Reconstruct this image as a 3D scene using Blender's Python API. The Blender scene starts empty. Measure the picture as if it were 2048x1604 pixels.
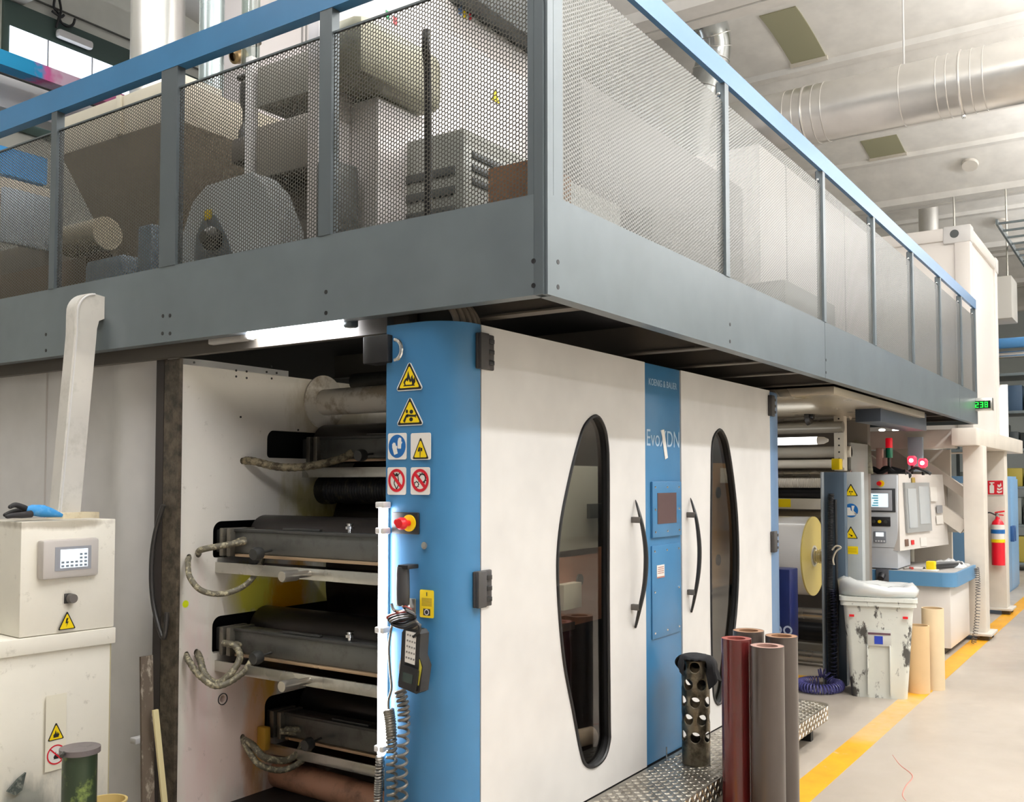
import bpy, bmesh, math, random
from mathutils import Vector, Matrix
random.seed(7)
PI = math.pi
S = bpy.context.scene
COL = S.collection
# ---------------------------------------------------------------- camera
# world: X runs down the aisle, Y across the press (away from the aisle), Z up
F, CX, CY, H = 1936.0, 1024.0, 882.0, 1.65
PITCH, YAW = math.atan(80 / 1936), math.atan(1306 / 1936)
FW = Vector((math.cos(YAW) * math.cos(PITCH), math.sin(YAW) * math.cos(PITCH), math.sin(PITCH)))
RT = Vector((math.sin(YAW), -math.cos(YAW), 0))
UP = RT.cross(FW)
CAM = Vector((0, 0, H))
cam = bpy.data.objects.new('camera', bpy.data.cameras.new('camera'))
COL.objects.link(cam)
cam.matrix_world = Matrix((RT, UP, -FW)).transposed().to_4x4()
cam.location = CAM
cam.data.sensor_fit = 'HORIZONTAL'; cam.data.sensor_width = 36
cam.data.lens = F / 2048 * 36
cam.data.shift_y = 80 / 2048
cam.data.clip_end = 200
S.camera = cam
# ---------------------------------------------------------------- look and light
S.view_settings.view_transform = 'Standard'; S.view_settings.look = 'None'
S.view_settings.gamma = 1; S.view_settings.use_curve_mapping = False
S.view_settings.exposure = -0.5
W = bpy.data.worlds.new('hall_air'); S.world = W; W.use_nodes = True
W.node_tree.nodes['Background'].inputs[0].default_value = (0.96, 0.98, 1.0, 1)
W.node_tree.nodes['Background'].inputs[1].default_value = 0.34
S.cycles.transparent_max_bounces = 16
S.cycles.max_bounces = 8
S.cycles.sample_clamp_indirect = 6
LAMPS = []            # (x, y, z, size x, size y, power): hall ceiling luminaires, some added to brighten the machines
for lx in (2.0, 6.0, 10.5, 15.0, 20.0):
    LAMPS.append((lx, -1.4, 5.5, 3.2, 0.22, 165))
for lx, ly, pw in ((5.2, 1.5, 130), (1.6, 6.0, 90), (0.2, 2.4, 110), (3, -7.5, 170), (9.0, -7.5, 150), (17, -7.5, 150)):  # lamps over the walkway and left aisle are added to brighten the machinery
    LAMPS.append((lx, ly, 6.35, 3.2, 0.22, pw))

def at(u, v, X=None, Y=None, Z=None):
    """point where the sight line through a photo pixel meets one plane"""
    r = FW * F + RT * (u - CX) + UP * (CY - v)
    if X is not None: t = X / r.x
    elif Y is not None: t = Y / r.y
    else: t = (Z - H) / r.z
    return CAM + r * t

# ---------------------------------------------------------------- materials
def lin(c):
    return tuple(((x / 255) / 12.92 if x <= 10 else (((x / 255) + 0.055) / 1.055) ** 2.4) for x in c)
class NT:
    def __init__(s, name):
        s.m = bpy.data.materials.new(name); s.m.use_nodes = True
        s.t = s.m.node_tree; s.b = s.t.nodes['Principled BSDF']; s.out = s.t.nodes['Material Output']
    def n(s, ty, **kw):
        d = s.t.nodes.new(ty)
        for k, v in kw.items(): setattr(d, k, v)
        return d
    def l(s, a, b): s.t.links.new(a, b)
    def coord(s): return s.n('ShaderNodeTexCoord').outputs['Object']
    def noise(s, scale, detail=4, vec=None, stretch=None, rough=.6):
        v = vec or s.coord()
        if stretch:
            mp = s.n('ShaderNodeMapping'); mp.inputs['Scale'].default_value = stretch
            s.l(v, mp.inputs['Vector']); v = mp.outputs[0]
        t = s.n('ShaderNodeTexNoise'); t.inputs['Scale'].default_value = scale
        t.inputs['Detail'].default_value = detail; t.inputs['Roughness'].default_value = rough
        s.l(v, t.inputs['Vector']); return t.outputs['Fac']
    def ramp(s, f, a, b, lo=0, hi=1):
        r = s.n('ShaderNodeMapRange'); r.inputs['From Min'].default_value = a; r.inputs['From Max'].default_value = b
        r.inputs['To Min'].default_value = lo; r.inputs['To Max'].default_value = hi
        r.clamp = True
        s.l(f, r.inputs['Value']); return r.outputs[0]
    def math(s, op, a, b=None):
        m = s.n('ShaderNodeMath', operation=op)
        for i, x in enumerate((a, b)):
            if x is None: continue
            if isinstance(x, (int, float)): m.inputs[i].default_value = x
            else: s.l(x, m.inputs[i])
        return m.outputs[0]
    def mix(s, f, a, b):
        m = s.n('ShaderNodeMix', data_type='RGBA')
        if isinstance(f, (int, float)): m.inputs[0].default_value = f
        else: s.l(f, m.inputs[0])
        for i, x in ((6, a), (7, b)):
            if isinstance(x, tuple): m.inputs[i].default_value = (*x, 1) if len(x) == 3 else x
            else: s.l(x, m.inputs[i])
        return m.outputs[2]
    def bump(s, f, strength=.2, dist=.01):
        b = s.n('ShaderNodeBump'); b.inputs['Strength'].default_value = strength
        b.inputs['Distance'].default_value = dist
        s.l(f, b.inputs['Height']); s.l(b.outputs[0], s.b.inputs['Normal'])
MATS = {}
def mat(name, rgb, rough=.5, metal=0., dirt=0., dcol=(70, 62, 45), scale=6, bump=0., bscale=60, emit=None, stretch=None, thr=(.52, .72), coat=0, spec=None, fine=0.0):
    if name in MATS: return MATS[name]
    t = NT(name); c = lin(rgb)
    base = c
    if fine or dirt:
        f = t.ramp(t.noise(scale * .4, 3), .3, .7)
        k = .05 + fine
        base = t.mix(f, tuple(x * (1 - k) for x in c), tuple(min(1, x * (1 + k)) for x in c))
    if dirt:
        m = t.ramp(t.noise(scale, 8, stretch=stretch, rough=.68), thr[0], thr[1], 0, dirt)
        base = t.mix(m, base, lin(dcol))
    if base is c: t.b.inputs['Base Color'].default_value = (*c, 1)
    else: t.l(base, t.b.inputs['Base Color'])
    t.b.inputs['Roughness'].default_value = rough; t.b.inputs['Metallic'].default_value = metal
    if metal > .5:
        t.l(t.ramp(t.noise(3, 2), .3, .7, max(.05, rough - .04), rough + .05), t.b.inputs['Roughness'])
    if coat: t.b.inputs['Coat Weight'].default_value = coat
    if spec is not None: t.b.inputs['Specular IOR Level'].default_value = spec
    if bump: t.bump(t.noise(bscale, 3), bump, .004)
    if emit:
        t.b.inputs['Emission Color'].default_value = (*c, 1); t.b.inputs['Emission Strength'].default_value = emit
    MATS[name] = t.m
    return t.m
def perforated(name, rgb, ax, pitch=.0135, hole=.0049, rough=.35):
    """sheet steel with staggered round holes; ax = horizontal axis of the sheet"""
    t = NT(name); t.b.inputs['Base Color'].default_value = (*lin(rgb), 1)
    t.b.inputs['Roughness'].default_value = rough; t.b.inputs['Metallic'].default_value = .35
    s = t.n('ShaderNodeSeparateXYZ'); t.l(t.coord(), s.inputs[0])
    cw, ch = pitch * math.sqrt(3), pitch
    def dist(off):
        a = t.math('FRACT', t.math('ADD', t.math('DIVIDE', s.outputs[ax], cw), off + 100))
        b = t.math('FRACT', t.math('ADD', t.math('DIVIDE', s.outputs['Z'], ch), off + 100))
        a = t.math('MULTIPLY', t.math('SUBTRACT', a, .5), cw); b = t.math('MULTIPLY', t.math('SUBTRACT', b, .5), ch)
        return t.math('SQRT', t.math('ADD', t.math('MULTIPLY', a, a), t.math('MULTIPLY', b, b)))
    d = t.math('MINIMUM', dist(0), dist(.5))
    t.l(t.math('GREATER_THAN', d, hole), t.b.inputs['Alpha'])
    MATS[name] = t.m
    return t.m
def stained(name, base_rgb, blobs, rough=.45, dirt=.35, dcol=(110, 95, 60), ax=('X', 'Z')):
    """painted plate with ink stains: blobs = (h, z, rh, rz, rgb, strength)"""
    t = NT(name); c = lin(base_rgb)
    f = t.ramp(t.noise(3, 5), .3, .7)
    col = t.mix(f, tuple(x * .93 for x in c), c)
    s = t.n('ShaderNodeSeparateXYZ'); t.l(t.coord(), s.inputs[0])
    nz = t.noise(9, 6, stretch=(1, 1, .35)); nn = t.ramp(nz, .25, .75, -.42, .42)
    for (h, z, rh, rz, rgb, k) in blobs:
        a = t.math('DIVIDE', t.math('SUBTRACT', s.outputs[ax[0]], h), rh)
        b = t.math('DIVIDE', t.math('SUBTRACT', s.outputs[ax[1]], z), rz)
        d = t.math('SQRT', t.math('ADD', t.math('MULTIPLY', a, a), t.math('MULTIPLY', b, b)))
        m = t.ramp(t.math('ADD', d, nn), 1.1, .55, 0, k)
        col = t.mix(m, col, lin(rgb))
    if dirt:
        m = t.ramp(t.noise(14, 9, rough=.75), .6, .75, 0, dirt)
        col = t.mix(m, col, lin(dcol))
    t.l(col, t.b.inputs['Base Color']); t.b.inputs['Roughness'].default_value = rough
    MATS[name] = t.m
    return t.m
def glass(name, tint=(200, 210, 205), mixf=.25, rough=.03):
    t = NT(name); t.t.nodes.remove(t.b)
    g = t.n('ShaderNodeBsdfGlossy'); g.inputs['Roughness'].default_value = rough
    g.inputs['Color'].default_value = (.9, .9, .9, 1)
    tr = t.n('ShaderNodeBsdfTransparent'); tr.inputs[0].default_value = (*lin(tint), 1)
    fr = t.n('ShaderNodeFresnel'); fr.inputs[0].default_value = 1.5
    geo = t.n('ShaderNodeNewGeometry'); mx = t.n('ShaderNodeMixShader')
    t.l(t.math('MULTIPLY', t.ramp(fr.outputs[0], 0, 1, mixf * .3, 1), t.math('SUBTRACT', 1.0, geo.outputs['Backfacing'])), mx.inputs[0])
    t.l(tr.outputs[0], mx.inputs[1]); t.l(g.outputs[0], mx.inputs[2]); t.l(mx.outputs[0], t.out.inputs[0])
    MATS[name] = t.m
    return t.m

# ---------------------------------------------------------------- mesh builder
class MB:
    def __init__(s): s.bm = bmesh.new()
    def add(s, vs, fs):
        v = [s.bm.verts.new(p) for p in vs]
        for f in fs:
            try: s.bm.faces.new([v[i] for i in f])
            except ValueError: pass
        return s
    def box(s, x0, x1, y0, y1, z0, z1, bev=0, seg=2, M=None):
        t = bmesh.new()
        r = bmesh.ops.create_cube(t, size=1)
        bmesh.ops.scale(t, vec=(abs(x1 - x0), abs(y1 - y0), abs(z1 - z0)), verts=t.verts)
        if bev:
            b = min(bev, abs(x1 - x0) * .49, abs(y1 - y0) * .49, abs(z1 - z0) * .49)
            bmesh.ops.bevel(t, geom=t.edges[:], offset=b, segments=seg, profile=.5, affect='EDGES')
        bmesh.ops.translate(t, vec=((x0 + x1) / 2, (y0 + y1) / 2, (z0 + z1) / 2), verts=t.verts)
        if M: bmesh.ops.transform(t, matrix=M, verts=t.verts)
        return s.join(t)
    def join(s, t):
        me = bpy.data.meshes.new('tmp'); t.to_mesh(me); t.free(); s.bm.from_mesh(me); bpy.data.meshes.remove(me)
        return s
    def frames(s, pts, closed=False):
        pts = [Vector(p) for p in pts]; n = len(pts); fr = []
        def tan(i):
            a = pts[(i - 1) % n] if (closed or i > 0) else pts[i]
            b = pts[(i + 1) % n] if (closed or i < n - 1) else pts[i]
            d = b - a
            return d.normalized() if d.length > 1e-9 else Vector((0, 0, 1))
        t0 = tan(0); ref = Vector((0, 0, 1)) if abs(t0.z) < .9 else Vector((1, 0, 0))
        u = (ref - t0 * ref.dot(t0)).normalized()
        for i in range(n):
            t = tan(i); u = u - t * u.dot(t)
            if u.length < 1e-6: u = t.orthogonal()
            u.normalize(); fr.append((pts[i], u, t.cross(u)))
        return fr
    def tube(s, pts, r, seg=8, closed=False, cap=True, smooth=0):
        if smooth: pts = spline(pts, smooth, closed)
        fr = s.frames(pts, closed); n = len(fr); rings = []
        for i, (p, u, w) in enumerate(fr):
            rr = r(i, n) if callable(r) else (r[i] if isinstance(r, (list, tuple)) else r)
            rings.append([s.bm.verts.new(p + (u * math.cos(2 * PI * k / seg) + w * math.sin(2 * PI * k / seg)) * rr) for k in range(seg)])
        for i in range(n if closed else n - 1):
            a, b = rings[i], rings[(i + 1) % n]
            for k in range(seg): s.bm.faces.new((a[k], a[(k + 1) % seg], b[(k + 1) % seg], b[k]))
        if cap and not closed:
            s.bm.faces.new(rings[0][::-1]); s.bm.faces.new(rings[-1])
        return s
    def cyl(s, p0, p1, r, seg=24, r2=None):
        return s.tube([p0, p1], [r, r if r2 is None else r2], seg)
    def ring(s, p0, p1, ro, ri, seg=32):
        """hollow straight tube"""
        return s.lathe([(ro, 0), (ro, 1), (ri, 1), (ri, 0)], p0, p1, seg, closed=True)
    def lathe(s, prof, p0, p1, seg=32, closed=False):
        """prof = (radius, fraction along p0->p1)"""
        p0, p1 = Vector(p0), Vector(p1); ax = (p1 - p0); t = ax.normalized()
        u = t.orthogonal().normalized(); w = t.cross(u); rings = []
        for (r, h) in prof:
            c = p0 + ax * h
            if r < 1e-6: rings.append([s.bm.verts.new(c)])
            else: rings.append([s.bm.verts.new(c + (u * math.cos(2 * PI * k / seg) + w * math.sin(2 * PI * k / seg)) * r) for k in range(seg)])
        m = len(rings)
        for i in range(m if closed else m - 1):
            a, b = rings[i], rings[(i + 1) % m]
            for k in range(seg):
                q = [a[k % len(a)], a[(k + 1) % len(a)], b[(k + 1) % len(b)], b[k % len(b)]]
                q2 = []
                for v in q:
                    if v not in q2: q2.append(v)
                if len(q2) > 2: s.bm.faces.new(q2)
        return s
    def prism(s, pts, vec):
        """polygon (3-D points) pushed along vec"""
        vec = Vector(vec); a = [s.bm.verts.new(p) for p in pts]; b = [s.bm.verts.new(Vector(p) + vec) for p in pts]
        s.bm.faces.new(a[::-1]); s.bm.faces.new(b); n = len(a)
        for i in range(n): s.bm.faces.new((a[i], a[(i + 1) % n], b[(i + 1) % n], b[i]))
        return s
    def holed(s, outer, inners, vec):
        """polygon with holes pushed along vec"""
        t = bmesh.new(); es = []
        for loop in [outer] + inners:
            vs = [t.verts.new(p) for p in loop]
            es += [t.edges.new((vs[i], vs[(i + 1) % len(vs)])) for i in range(len(vs))]
        bmesh.ops.triangle_fill(t, use_beauty=True, use_dissolve=False, edges=es)
        r = bmesh.ops.extrude_face_region(t, geom=t.faces[:])
        bmesh.ops.translate(t, vec=Vector(vec), verts=[g for g in r['geom'] if isinstance(g, bmesh.types.BMVert)])
        return s.join(t)
    def sphere(s, c, r, seg=16, sc=(1, 1, 1)):
        t = bmesh.new(); bmesh.ops.create_uvsphere(t, u_segments=seg, v_segments=seg // 2 + 2, radius=r)
        bmesh.ops.scale(t, vec=sc, verts=t.verts); bmesh.ops.translate(t, vec=c, verts=t.verts)
        return s.join(t)
    def torus(s, c, R, r, axis='Z', seg=32, sides=8):
        ax = {'X': (Vector((0, 1, 0)), Vector((0, 0, 1))), 'Y': (Vector((1, 0, 0)), Vector((0, 0, 1))), 'Z': (Vector((1, 0, 0)), Vector((0, 1, 0)))}[axis]
        return s.tube([Vector(c) + ax[0] * R * math.cos(2 * PI * k / seg) + ax[1] * R * math.sin(2 * PI * k / seg) for k in range(seg)], r, sides, closed=True)
    def build(s, name, m, parent=None, label=None, M=None, smooth=True, sharp=38):
        bm = s.bm
        if M: bmesh.ops.transform(bm, matrix=M, verts=bm.verts)
        bmesh.ops.recalc_face_normals(bm, faces=bm.faces)
        if smooth:
            for f in bm.faces: f.smooth = True
            lim = math.radians(sharp)
            for e in bm.edges:
                if len(e.link_faces) == 2 and e.calc_face_angle(0) > lim: e.smooth = False
        me = bpy.data.meshes.new(name); bm.to_mesh(me); bm.free()
        me.materials.append(m)
        o = bpy.data.objects.new(name, me); COL.objects.link(o)
        if parent is not None: attach(o, parent)
        if label: o['label'] = label
        return o
def attach(o, parent):
    o.parent = parent
    loc = Vector((0, 0, 0)); p = parent
    while p is not None and p.type == 'EMPTY':
        loc += p.location; p = p.parent
    if parent.type == 'EMPTY': o.matrix_parent_inverse = Matrix.Translation(-loc)
def spline(pts, n, closed=False):
    pts = [Vector(p) for p in pts]; m = len(pts); out = []
    rng = range(m) if closed else range(m - 1)
    for i in rng:
        g = (lambda j: pts[j % m]) if closed else (lambda j: pts[max(0, min(m - 1, j))])
        a, b, c, d = g(i - 1), g(i), g(i + 1), g(i + 2)
        for k in range(n):
            t = k / n
            out.append(.5 * ((2 * b) + (c - a) * t + (2 * a - 5 * b + 4 * c - d) * t * t + (3 * b - a - 3 * c + d) * t ** 3))
    if not closed: out.append(pts[-1])
    return out
def coil(pts, R, turns, per=14, smooth=8):
    """helix around a guide path"""
    g = spline(pts, smooth); fr = MB().frames(g); n = len(fr) - 1; out = []
    for k in range(int(turns * per) + 1):
        f = k / (turns * per) * n; i = min(int(f), n - 1); w = f - i
        p = fr[i][0].lerp(fr[i + 1][0], w); a = 2 * PI * k / per
        out.append(p + (fr[i][1] * math.cos(a) + fr[i][2] * math.sin(a)) * R)
    return out
def tag(o, label, cat, group=None, kind=None):
    if label: o['label'] = label
    if cat: o['category'] = cat
    if group: o['group'] = group
    if kind: o['kind'] = kind
    return o
def thing(name, loc, label, cat, group=None):
    o = bpy.data.objects.new(name, None); COL.objects.link(o); o.location = loc
    o.empty_display_size = .1
    return tag(o, label, cat, group)
def struct(o):
    o['kind'] = 'structure'; return o
# flat graphics on a surface: frame = (origin, right, up, normal)
def layer(fr, pts, d, lift):
    o, U, V, N = fr
    return [o + U * x + V * y + N * lift for (x, y) in pts], N * d
def decal(parent, name, m, fr, polys, lift=.001, d=.0008, label=None):
    if 'pictogram' in name and len(polys) > 1: return [decal(parent, name, m, fr, [p], lift, d, label) for p in polys][0]
    mb = MB()
    for p in polys:
        pts, v = layer(fr, p, d, lift); mb.prism(pts, v)
    return mb.build(name, m, parent, label, smooth=False)
def circ(x, y, r, n=28, ry=None): return [(x + r * math.cos(2 * PI * k / n), y + (ry or r) * math.sin(2 * PI * k / n)) for k in range(n)]
def rect(x0, x1, y0, y1): return [(x0, y0), (x1, y0), (x1, y1), (x0, y1)]
def rrect(x0, x1, y0, y1, r, n=5):
    o = []
    for cx, cy, a in ((x1 - r, y1 - r, 0), (x0 + r, y1 - r, 90), (x0 + r, y0 + r, 180), (x1 - r, y0 + r, 270)):
        for k in range(n + 1):
            t = math.radians(a + 90 * k / n); o.append((cx + r * math.cos(t), cy + r * math.sin(t)))
    return o
def bar2(x0, y0, x1, y1, w):
    dx, dy = x1 - x0, y1 - y0; l = math.hypot(dx, dy); nx, ny = -dy / l * w / 2, dx / l * w / 2
    return [(x0 + nx, y0 + ny), (x1 + nx, y1 + ny), (x1 - nx, y1 - ny), (x0 - nx, y0 - ny)]
def text(parent, name, m, body, fr, size, lift=.001, align='CENTER', spacing=1.0, extr=.0004, sx=1.0):
    c = bpy.data.curves.new(name, 'FONT'); c.body = body; c.size = size; c.align_x = align
    c.extrude = extr; c.space_character = spacing
    t = bpy.data.objects.new(name, c); COL.objects.link(t)
    dg = bpy.context.evaluated_depsgraph_get(); me = bpy.data.meshes.new_from_object(t.evaluated_get(dg))
    bpy.data.objects.remove(t)
    o, U, V, N = fr
    Mx = Matrix(((U.x * sx, V.x, N.x, 0), (U.y * sx, V.y, N.y, 0), (U.z * sx, V.z, N.z, 0), (0, 0, 0, 1)))
    me.transform(Matrix.Translation(o + N * (lift + extr)) @ Mx)
    me.materials.clear(); me.materials.append(m); me.name = name
    ob = bpy.data.objects.new(name, me); COL.objects.link(ob); attach(ob, parent)
    return ob
VX, VY, VZ = Vector((1, 0, 0)), Vector((0, 1, 0)), Vector((0, 0, 1))
def frX(x, y, z): return (Vector((x, y, z)), -VY, VZ, -VX)     # a face that looks toward -X
def frY(x, y, z): return (Vector((x, y, z)), VX, VZ, -VY)      # a face that looks toward -Y

# ---------------------------------------------------------------- palette
white = mat('warm_white_enamel', (228, 226, 224), .38, fine=.02)
white_dirty = mat('smudged_white_enamel', (238, 232, 216), .4, dirt=.55, dcol=(95, 85, 60), scale=22, thr=(.6, .78))
blue = mat('press_blue', (60, 118, 163), .36, fine=.03, bump=.05, bscale=300)
blue_dk = mat('blue_plate', (62, 122, 172), .38)
steel_grey = mat('platform_grey', (110, 119, 124), .36, metal=.3, fine=.05, bump=.04, bscale=400)
grey_dk = mat('post_grey', (92, 100, 104), .4, metal=.3)
black = mat('black_plastic', (24, 24, 26), .45)
blackm = mat('black_steel', (20, 20, 22), .5, metal=.3)
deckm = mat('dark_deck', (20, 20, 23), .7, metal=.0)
darkg = mat('dark_grey_metal', (70, 70, 68), .42, metal=.5, dirt=.4, dcol=(30, 26, 20), scale=15)
silver = mat('brushed_steel', (200, 198, 190), .28, metal=.9, dirt=.3, dcol=(120, 110, 90), scale=12)
chrome = mat('chrome', (225, 225, 225), .12, metal=1)
galv = mat('galvanized_duct', (232, 230, 226), .34, metal=.8, fine=.01)
rubber = mat('grimy_rubber_hose', (98, 92, 76), .5, dirt=.8, dcol=(205, 195, 160), scale=40, thr=(.5, .65), bump=.5, bscale=120)
cream = mat('cream_metal', (226, 220, 206), .5, fine=.03)
yellow = mat('sign_yellow', (245, 214, 10), .4)
signw = mat('sign_white', (240, 236, 230), .4)
signk = mat('sign_black', (22, 20, 20), .5)
signb = mat('sign_blue', (20, 96, 165), .4)
signr = mat('sign_red', (200, 20, 40), .4)
red = mat('button_red', (215, 25, 35), .3)
tube_on = mat('lit_tube', (250, 250, 255), .4, emit=150)
# ================================================================ THE HALL
def build_floor():
    t = NT('worn_concrete'); c = (208, 198, 186)
    big = t.ramp(t.noise(.45, 5), .35, .68); fin = t.ramp(t.noise(7, 8, rough=.7), .35, .7)
    col = t.mix(big, lin((160, 150, 138)), lin((190, 180, 168)))
    col = t.mix(t.math('MULTIPLY', fin, .35), col, lin((170, 158, 142)))
    st = t.ramp(t.noise(2.2, 9, rough=.75), .64, .74, 0, .55)
    col = t.mix(st, col, lin((130, 120, 108)))
    t.l(col, t.b.inputs['Base Color'])
    t.l(t.ramp(t.noise(1.6, 4), .3, .7, .28, .5), t.b.inputs['Roughness'])
    t.bump(t.noise(90, 3), .05, .002)
    struct(MB().box(-8, 32, -10, 14, -.2, 0).build('floor', t.m))
build_floor()
# floor line, crack, scribble
def line_mat():
    t = NT('worn_yellow_paint'); y = t.ramp(t.noise(5, 9, rough=.72), .6, .68)
    col = t.mix(t.ramp(t.noise(3, 4), .3, .7), lin((206, 142, 18)), lin((226, 168, 26)))
    s = t.n('ShaderNodeSeparateXYZ'); t.l(t.coord(), s.inputs[0])
    # worn and dusty stretch between two fresher ones
    a = t.ramp(s.outputs['X'], 6.3, 6.5); b = t.ramp(s.outputs['X'], 8.0, 7.8)
    nz = t.ramp(t.noise(11, 7), .25, .7, .35, 1)
    worn = t.math('MULTIPLY', t.math('MULTIPLY', a, b), nz)
    col = t.mix(t.math('MAXIMUM', t.math('MULTIPLY', worn, .75), t.math('MULTIPLY', y, .8)), col, lin((196, 176, 140)))
    t.l(col, t.b.inputs['Base Color']); t.b.inputs['Roughness'].default_value = .45
    MATS['worn_yellow_paint'] = t.m
    return t.m
tag(MB().box(-4, 30, 1.555, 1.715, 0, .002).build('floor_stripe', line_mat()),
    'worn yellow painted line along the concrete aisle floor', 'floor marking')
mb = MB(); pth = [(at(1785, 1510, Z=0)), at(1800, 1530, Z=0), at(1825, 1552, Z=0), at(1812, 1572, Z=0), at(1805, 1590, Z=0), at(1812, 1602, Z=0)]
mb.tube([(p.x, p.y, .0005) for p in spline(pth, 6)], lambda i, n: .0012 + .0022 * math.sin(PI * i / n), 5)
tag(mb.build('paint_scribble', mat('faded_red_paint', (206, 130, 116), .6)), 'thin red paint squiggle on the bare concrete floor right of the yellow line', 'paint mark')
# ceiling: precast vaulted elements that run across the hall
def build_ceiling():
    cc = mat('ceiling_concrete', (238, 235, 229), .75, fine=.03)
    prof = []; per = 4.35; x0 = 13.72 - 5 * per
    for k in range(-0, 10):
        b = x0 + k * per
        prof += [(b - .28, 6.62), (b - .24, 6.52), (b - .02, 6.5), (b - .02, 6.56), (b + .02, 6.56), (b + .02, 6.5), (b + .24, 6.52), (b + .3, 6.66), (b + .42, 7.08)]
        for a in range(1, 10):
            t = a / 10; prof.append((b + .42 + 2.63 * t, 7.08 + .16 * math.sin(PI * t)))
        prof += [(b + 3.05, 7.08), (b + 3.07, 7.01), (b + 3.22, 7.01), (b + 3.25, 7.05)]
    top = [(x, 7.9) for x, z in (prof[-1], prof[0])]
    vs, fs = [], []
    n = len(prof)
    for (x, z) in prof: vs += [(x, -11, z), (x, 14.5, z)]
    for i in range(n - 1): fs.append((2 * i, 2 * i + 1, 2 * i + 3, 2 * i + 2))
    struct(MB().add(vs, fs).build('ceiling', cc, sharp=30))
    # blanked skylight recesses in the vaults
    olive = mat('olive_blanking', (158, 156, 128), .8)
    c0 = mat('ceiling_reveal', (222, 214, 200), .8)
    for n, (b, xa, xb, ya, yb) in enumerate(((9.37, 11.13, 12.33, 3.48, 3.92), (13.72, 16.1, 16.72, 3.44, 4.0))):
        vs, fs = [], []
        for i in range(11):
            x = xa + (xb - xa) * i / 10; z = 7.08 + .16 * math.sin(PI * (x - b - .42) / 2.63)
            vs += [(x, ya, z - .014), (x, yb, z - .014), (x, ya, z + .004), (x, yb, z + .004)]
        for i in range(10):
            k = 4 * i; fs += [(k, k + 1, k + 5, k + 4), (k + 2, k + 6, k + 7, k + 3), (k, k + 4, k + 6, k + 2), (k + 1, k + 3, k + 7, k + 5)]
        fs += [(0, 2, 3, 1), (40, 41, 43, 42)]
        struct(MB().add(vs, fs).build('trim_%d' % (n + 1), olive))
        z = 7.08 + .16 * math.sin(PI * (xb - b - .42) / 2.63)
        struct(MB().box(xb, xb + .05, ya - .02, yb + .02, z - .05, z + .01).build('trim_%d' % (n + 3), c0))
build_ceiling()
wallm = mat('painted_wall', (214, 214, 204), .7, fine=.03)
struct(MB().box(-8, 32, 9.6, 9.9, -.0, 8).build("wall_left", wallm))
struct(MB().box(31, 31.3, -10, 13, 0, 8).build('wall_far', mat('far_wall_paint', (190, 198, 200), .7)))
struct(MB().box(-8, 32, -10.3, -10, 0, 8).build('wall_right', wallm))
# luminaires of the hall, each with an added uplight
for i, (x, y, z, sx, sy, pw) in enumerate(LAMPS):
    t = thing('ceiling_lamp', (x, y, z), 'long ceiling luminaire hanging high under the hall roof, some added as fill light', 'lamp', 'hall luminaires')
    MB().box(x - sx / 2, x + sx / 2, y - sy / 2 - .03, y + sy / 2 + .03, z + .03, z + .1, .01).build('housing', white, t)
    for q in (-1, 1): MB().tube([(x + q * sx / 3, y, z + .1), (x + q * sx / 3, y, 7.1)], .006).build('hanger', silver, t)
    L = bpy.data.lights.new('lamp_light', 'AREA'); L.shape = 'RECTANGLE'; L.size = sx; L.size_y = sy; L.energy = pw
    L.color = (.985, .99, 1)
    o = bpy.data.objects.new('lamp_light', L); COL.objects.link(o); o.location = (x, y, z); attach(o, t)
    U = L.copy(); U.energy = pw * 3.8  # upward light added to brighten the ceiling
    o = bpy.data.objects.new('added_uplight', U); COL.objects.link(o); o.location = (x, y, z + .12); o.rotation_euler = (PI, 0, 0); attach(o, t)
# ================================================================ THE WALKWAY ABOVE THE PRESS
PX, PY, ZB, ZF, ZM, ZR0, ZR1 = 2.83, 1.767, 2.30, 2.657, 3.535, 3.60, 3.72   # left face, aisle face, heights
PXE, PYE = 12.17, 8.2
perfX = perforated('perforated_sheet_shaded', (86, 84, 78), 'Y', .0162, .0067)  # darker copy of the aisle sheet, for the less lit side
perfY = perforated('perforated_sheet_lit', (120, 120, 116), 'X', .0162, .0060)
pf = thing('walkway_platform', (PX, PY, ZB), 'raised grey walkway with perforated guard panels and blue handrail over the printing press', 'platform')
# fascia plates (bent sheet with a return lip below)
def fascia_left():
    mb = MB().box(PX, PX + .006, PY + .045, PYE, ZB, ZF).box(PX, PX + .055, PY + .045, PYE, ZB, ZB + .006)
    return mb
ob = MB()
ob.prism([(PX, PY + .05, ZB), (PX + .06, PY + .05, ZB), (PX + .06, PY + .05, ZB + .008), (PX + .008, PY + .05, ZB + .008), (PX + .008, PY + .05, ZF), (PX, PY + .05, ZF)], (0, PYE - PY - .05, 0))
ob.build('fascia_plate', steel_grey, pf)
for a, b in ((PX + .05, 6.16), (6.166, 11.0), (11.006, PXE)):
    MB().prism([(a, PY, ZB), (a, PY + .06, ZB), (a, PY + .06, ZB + .008), (a, PY + .008, ZB + .008), (a, PY + .008, ZF), (a, PY, ZF)], (b - a, 0, 0)).build('fascia_plate', steel_grey, pf)
MB().box(PXE - .006, PXE, PY, 4.6, ZB, ZF).build('fascia_plate', steel_grey, pf)
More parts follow.
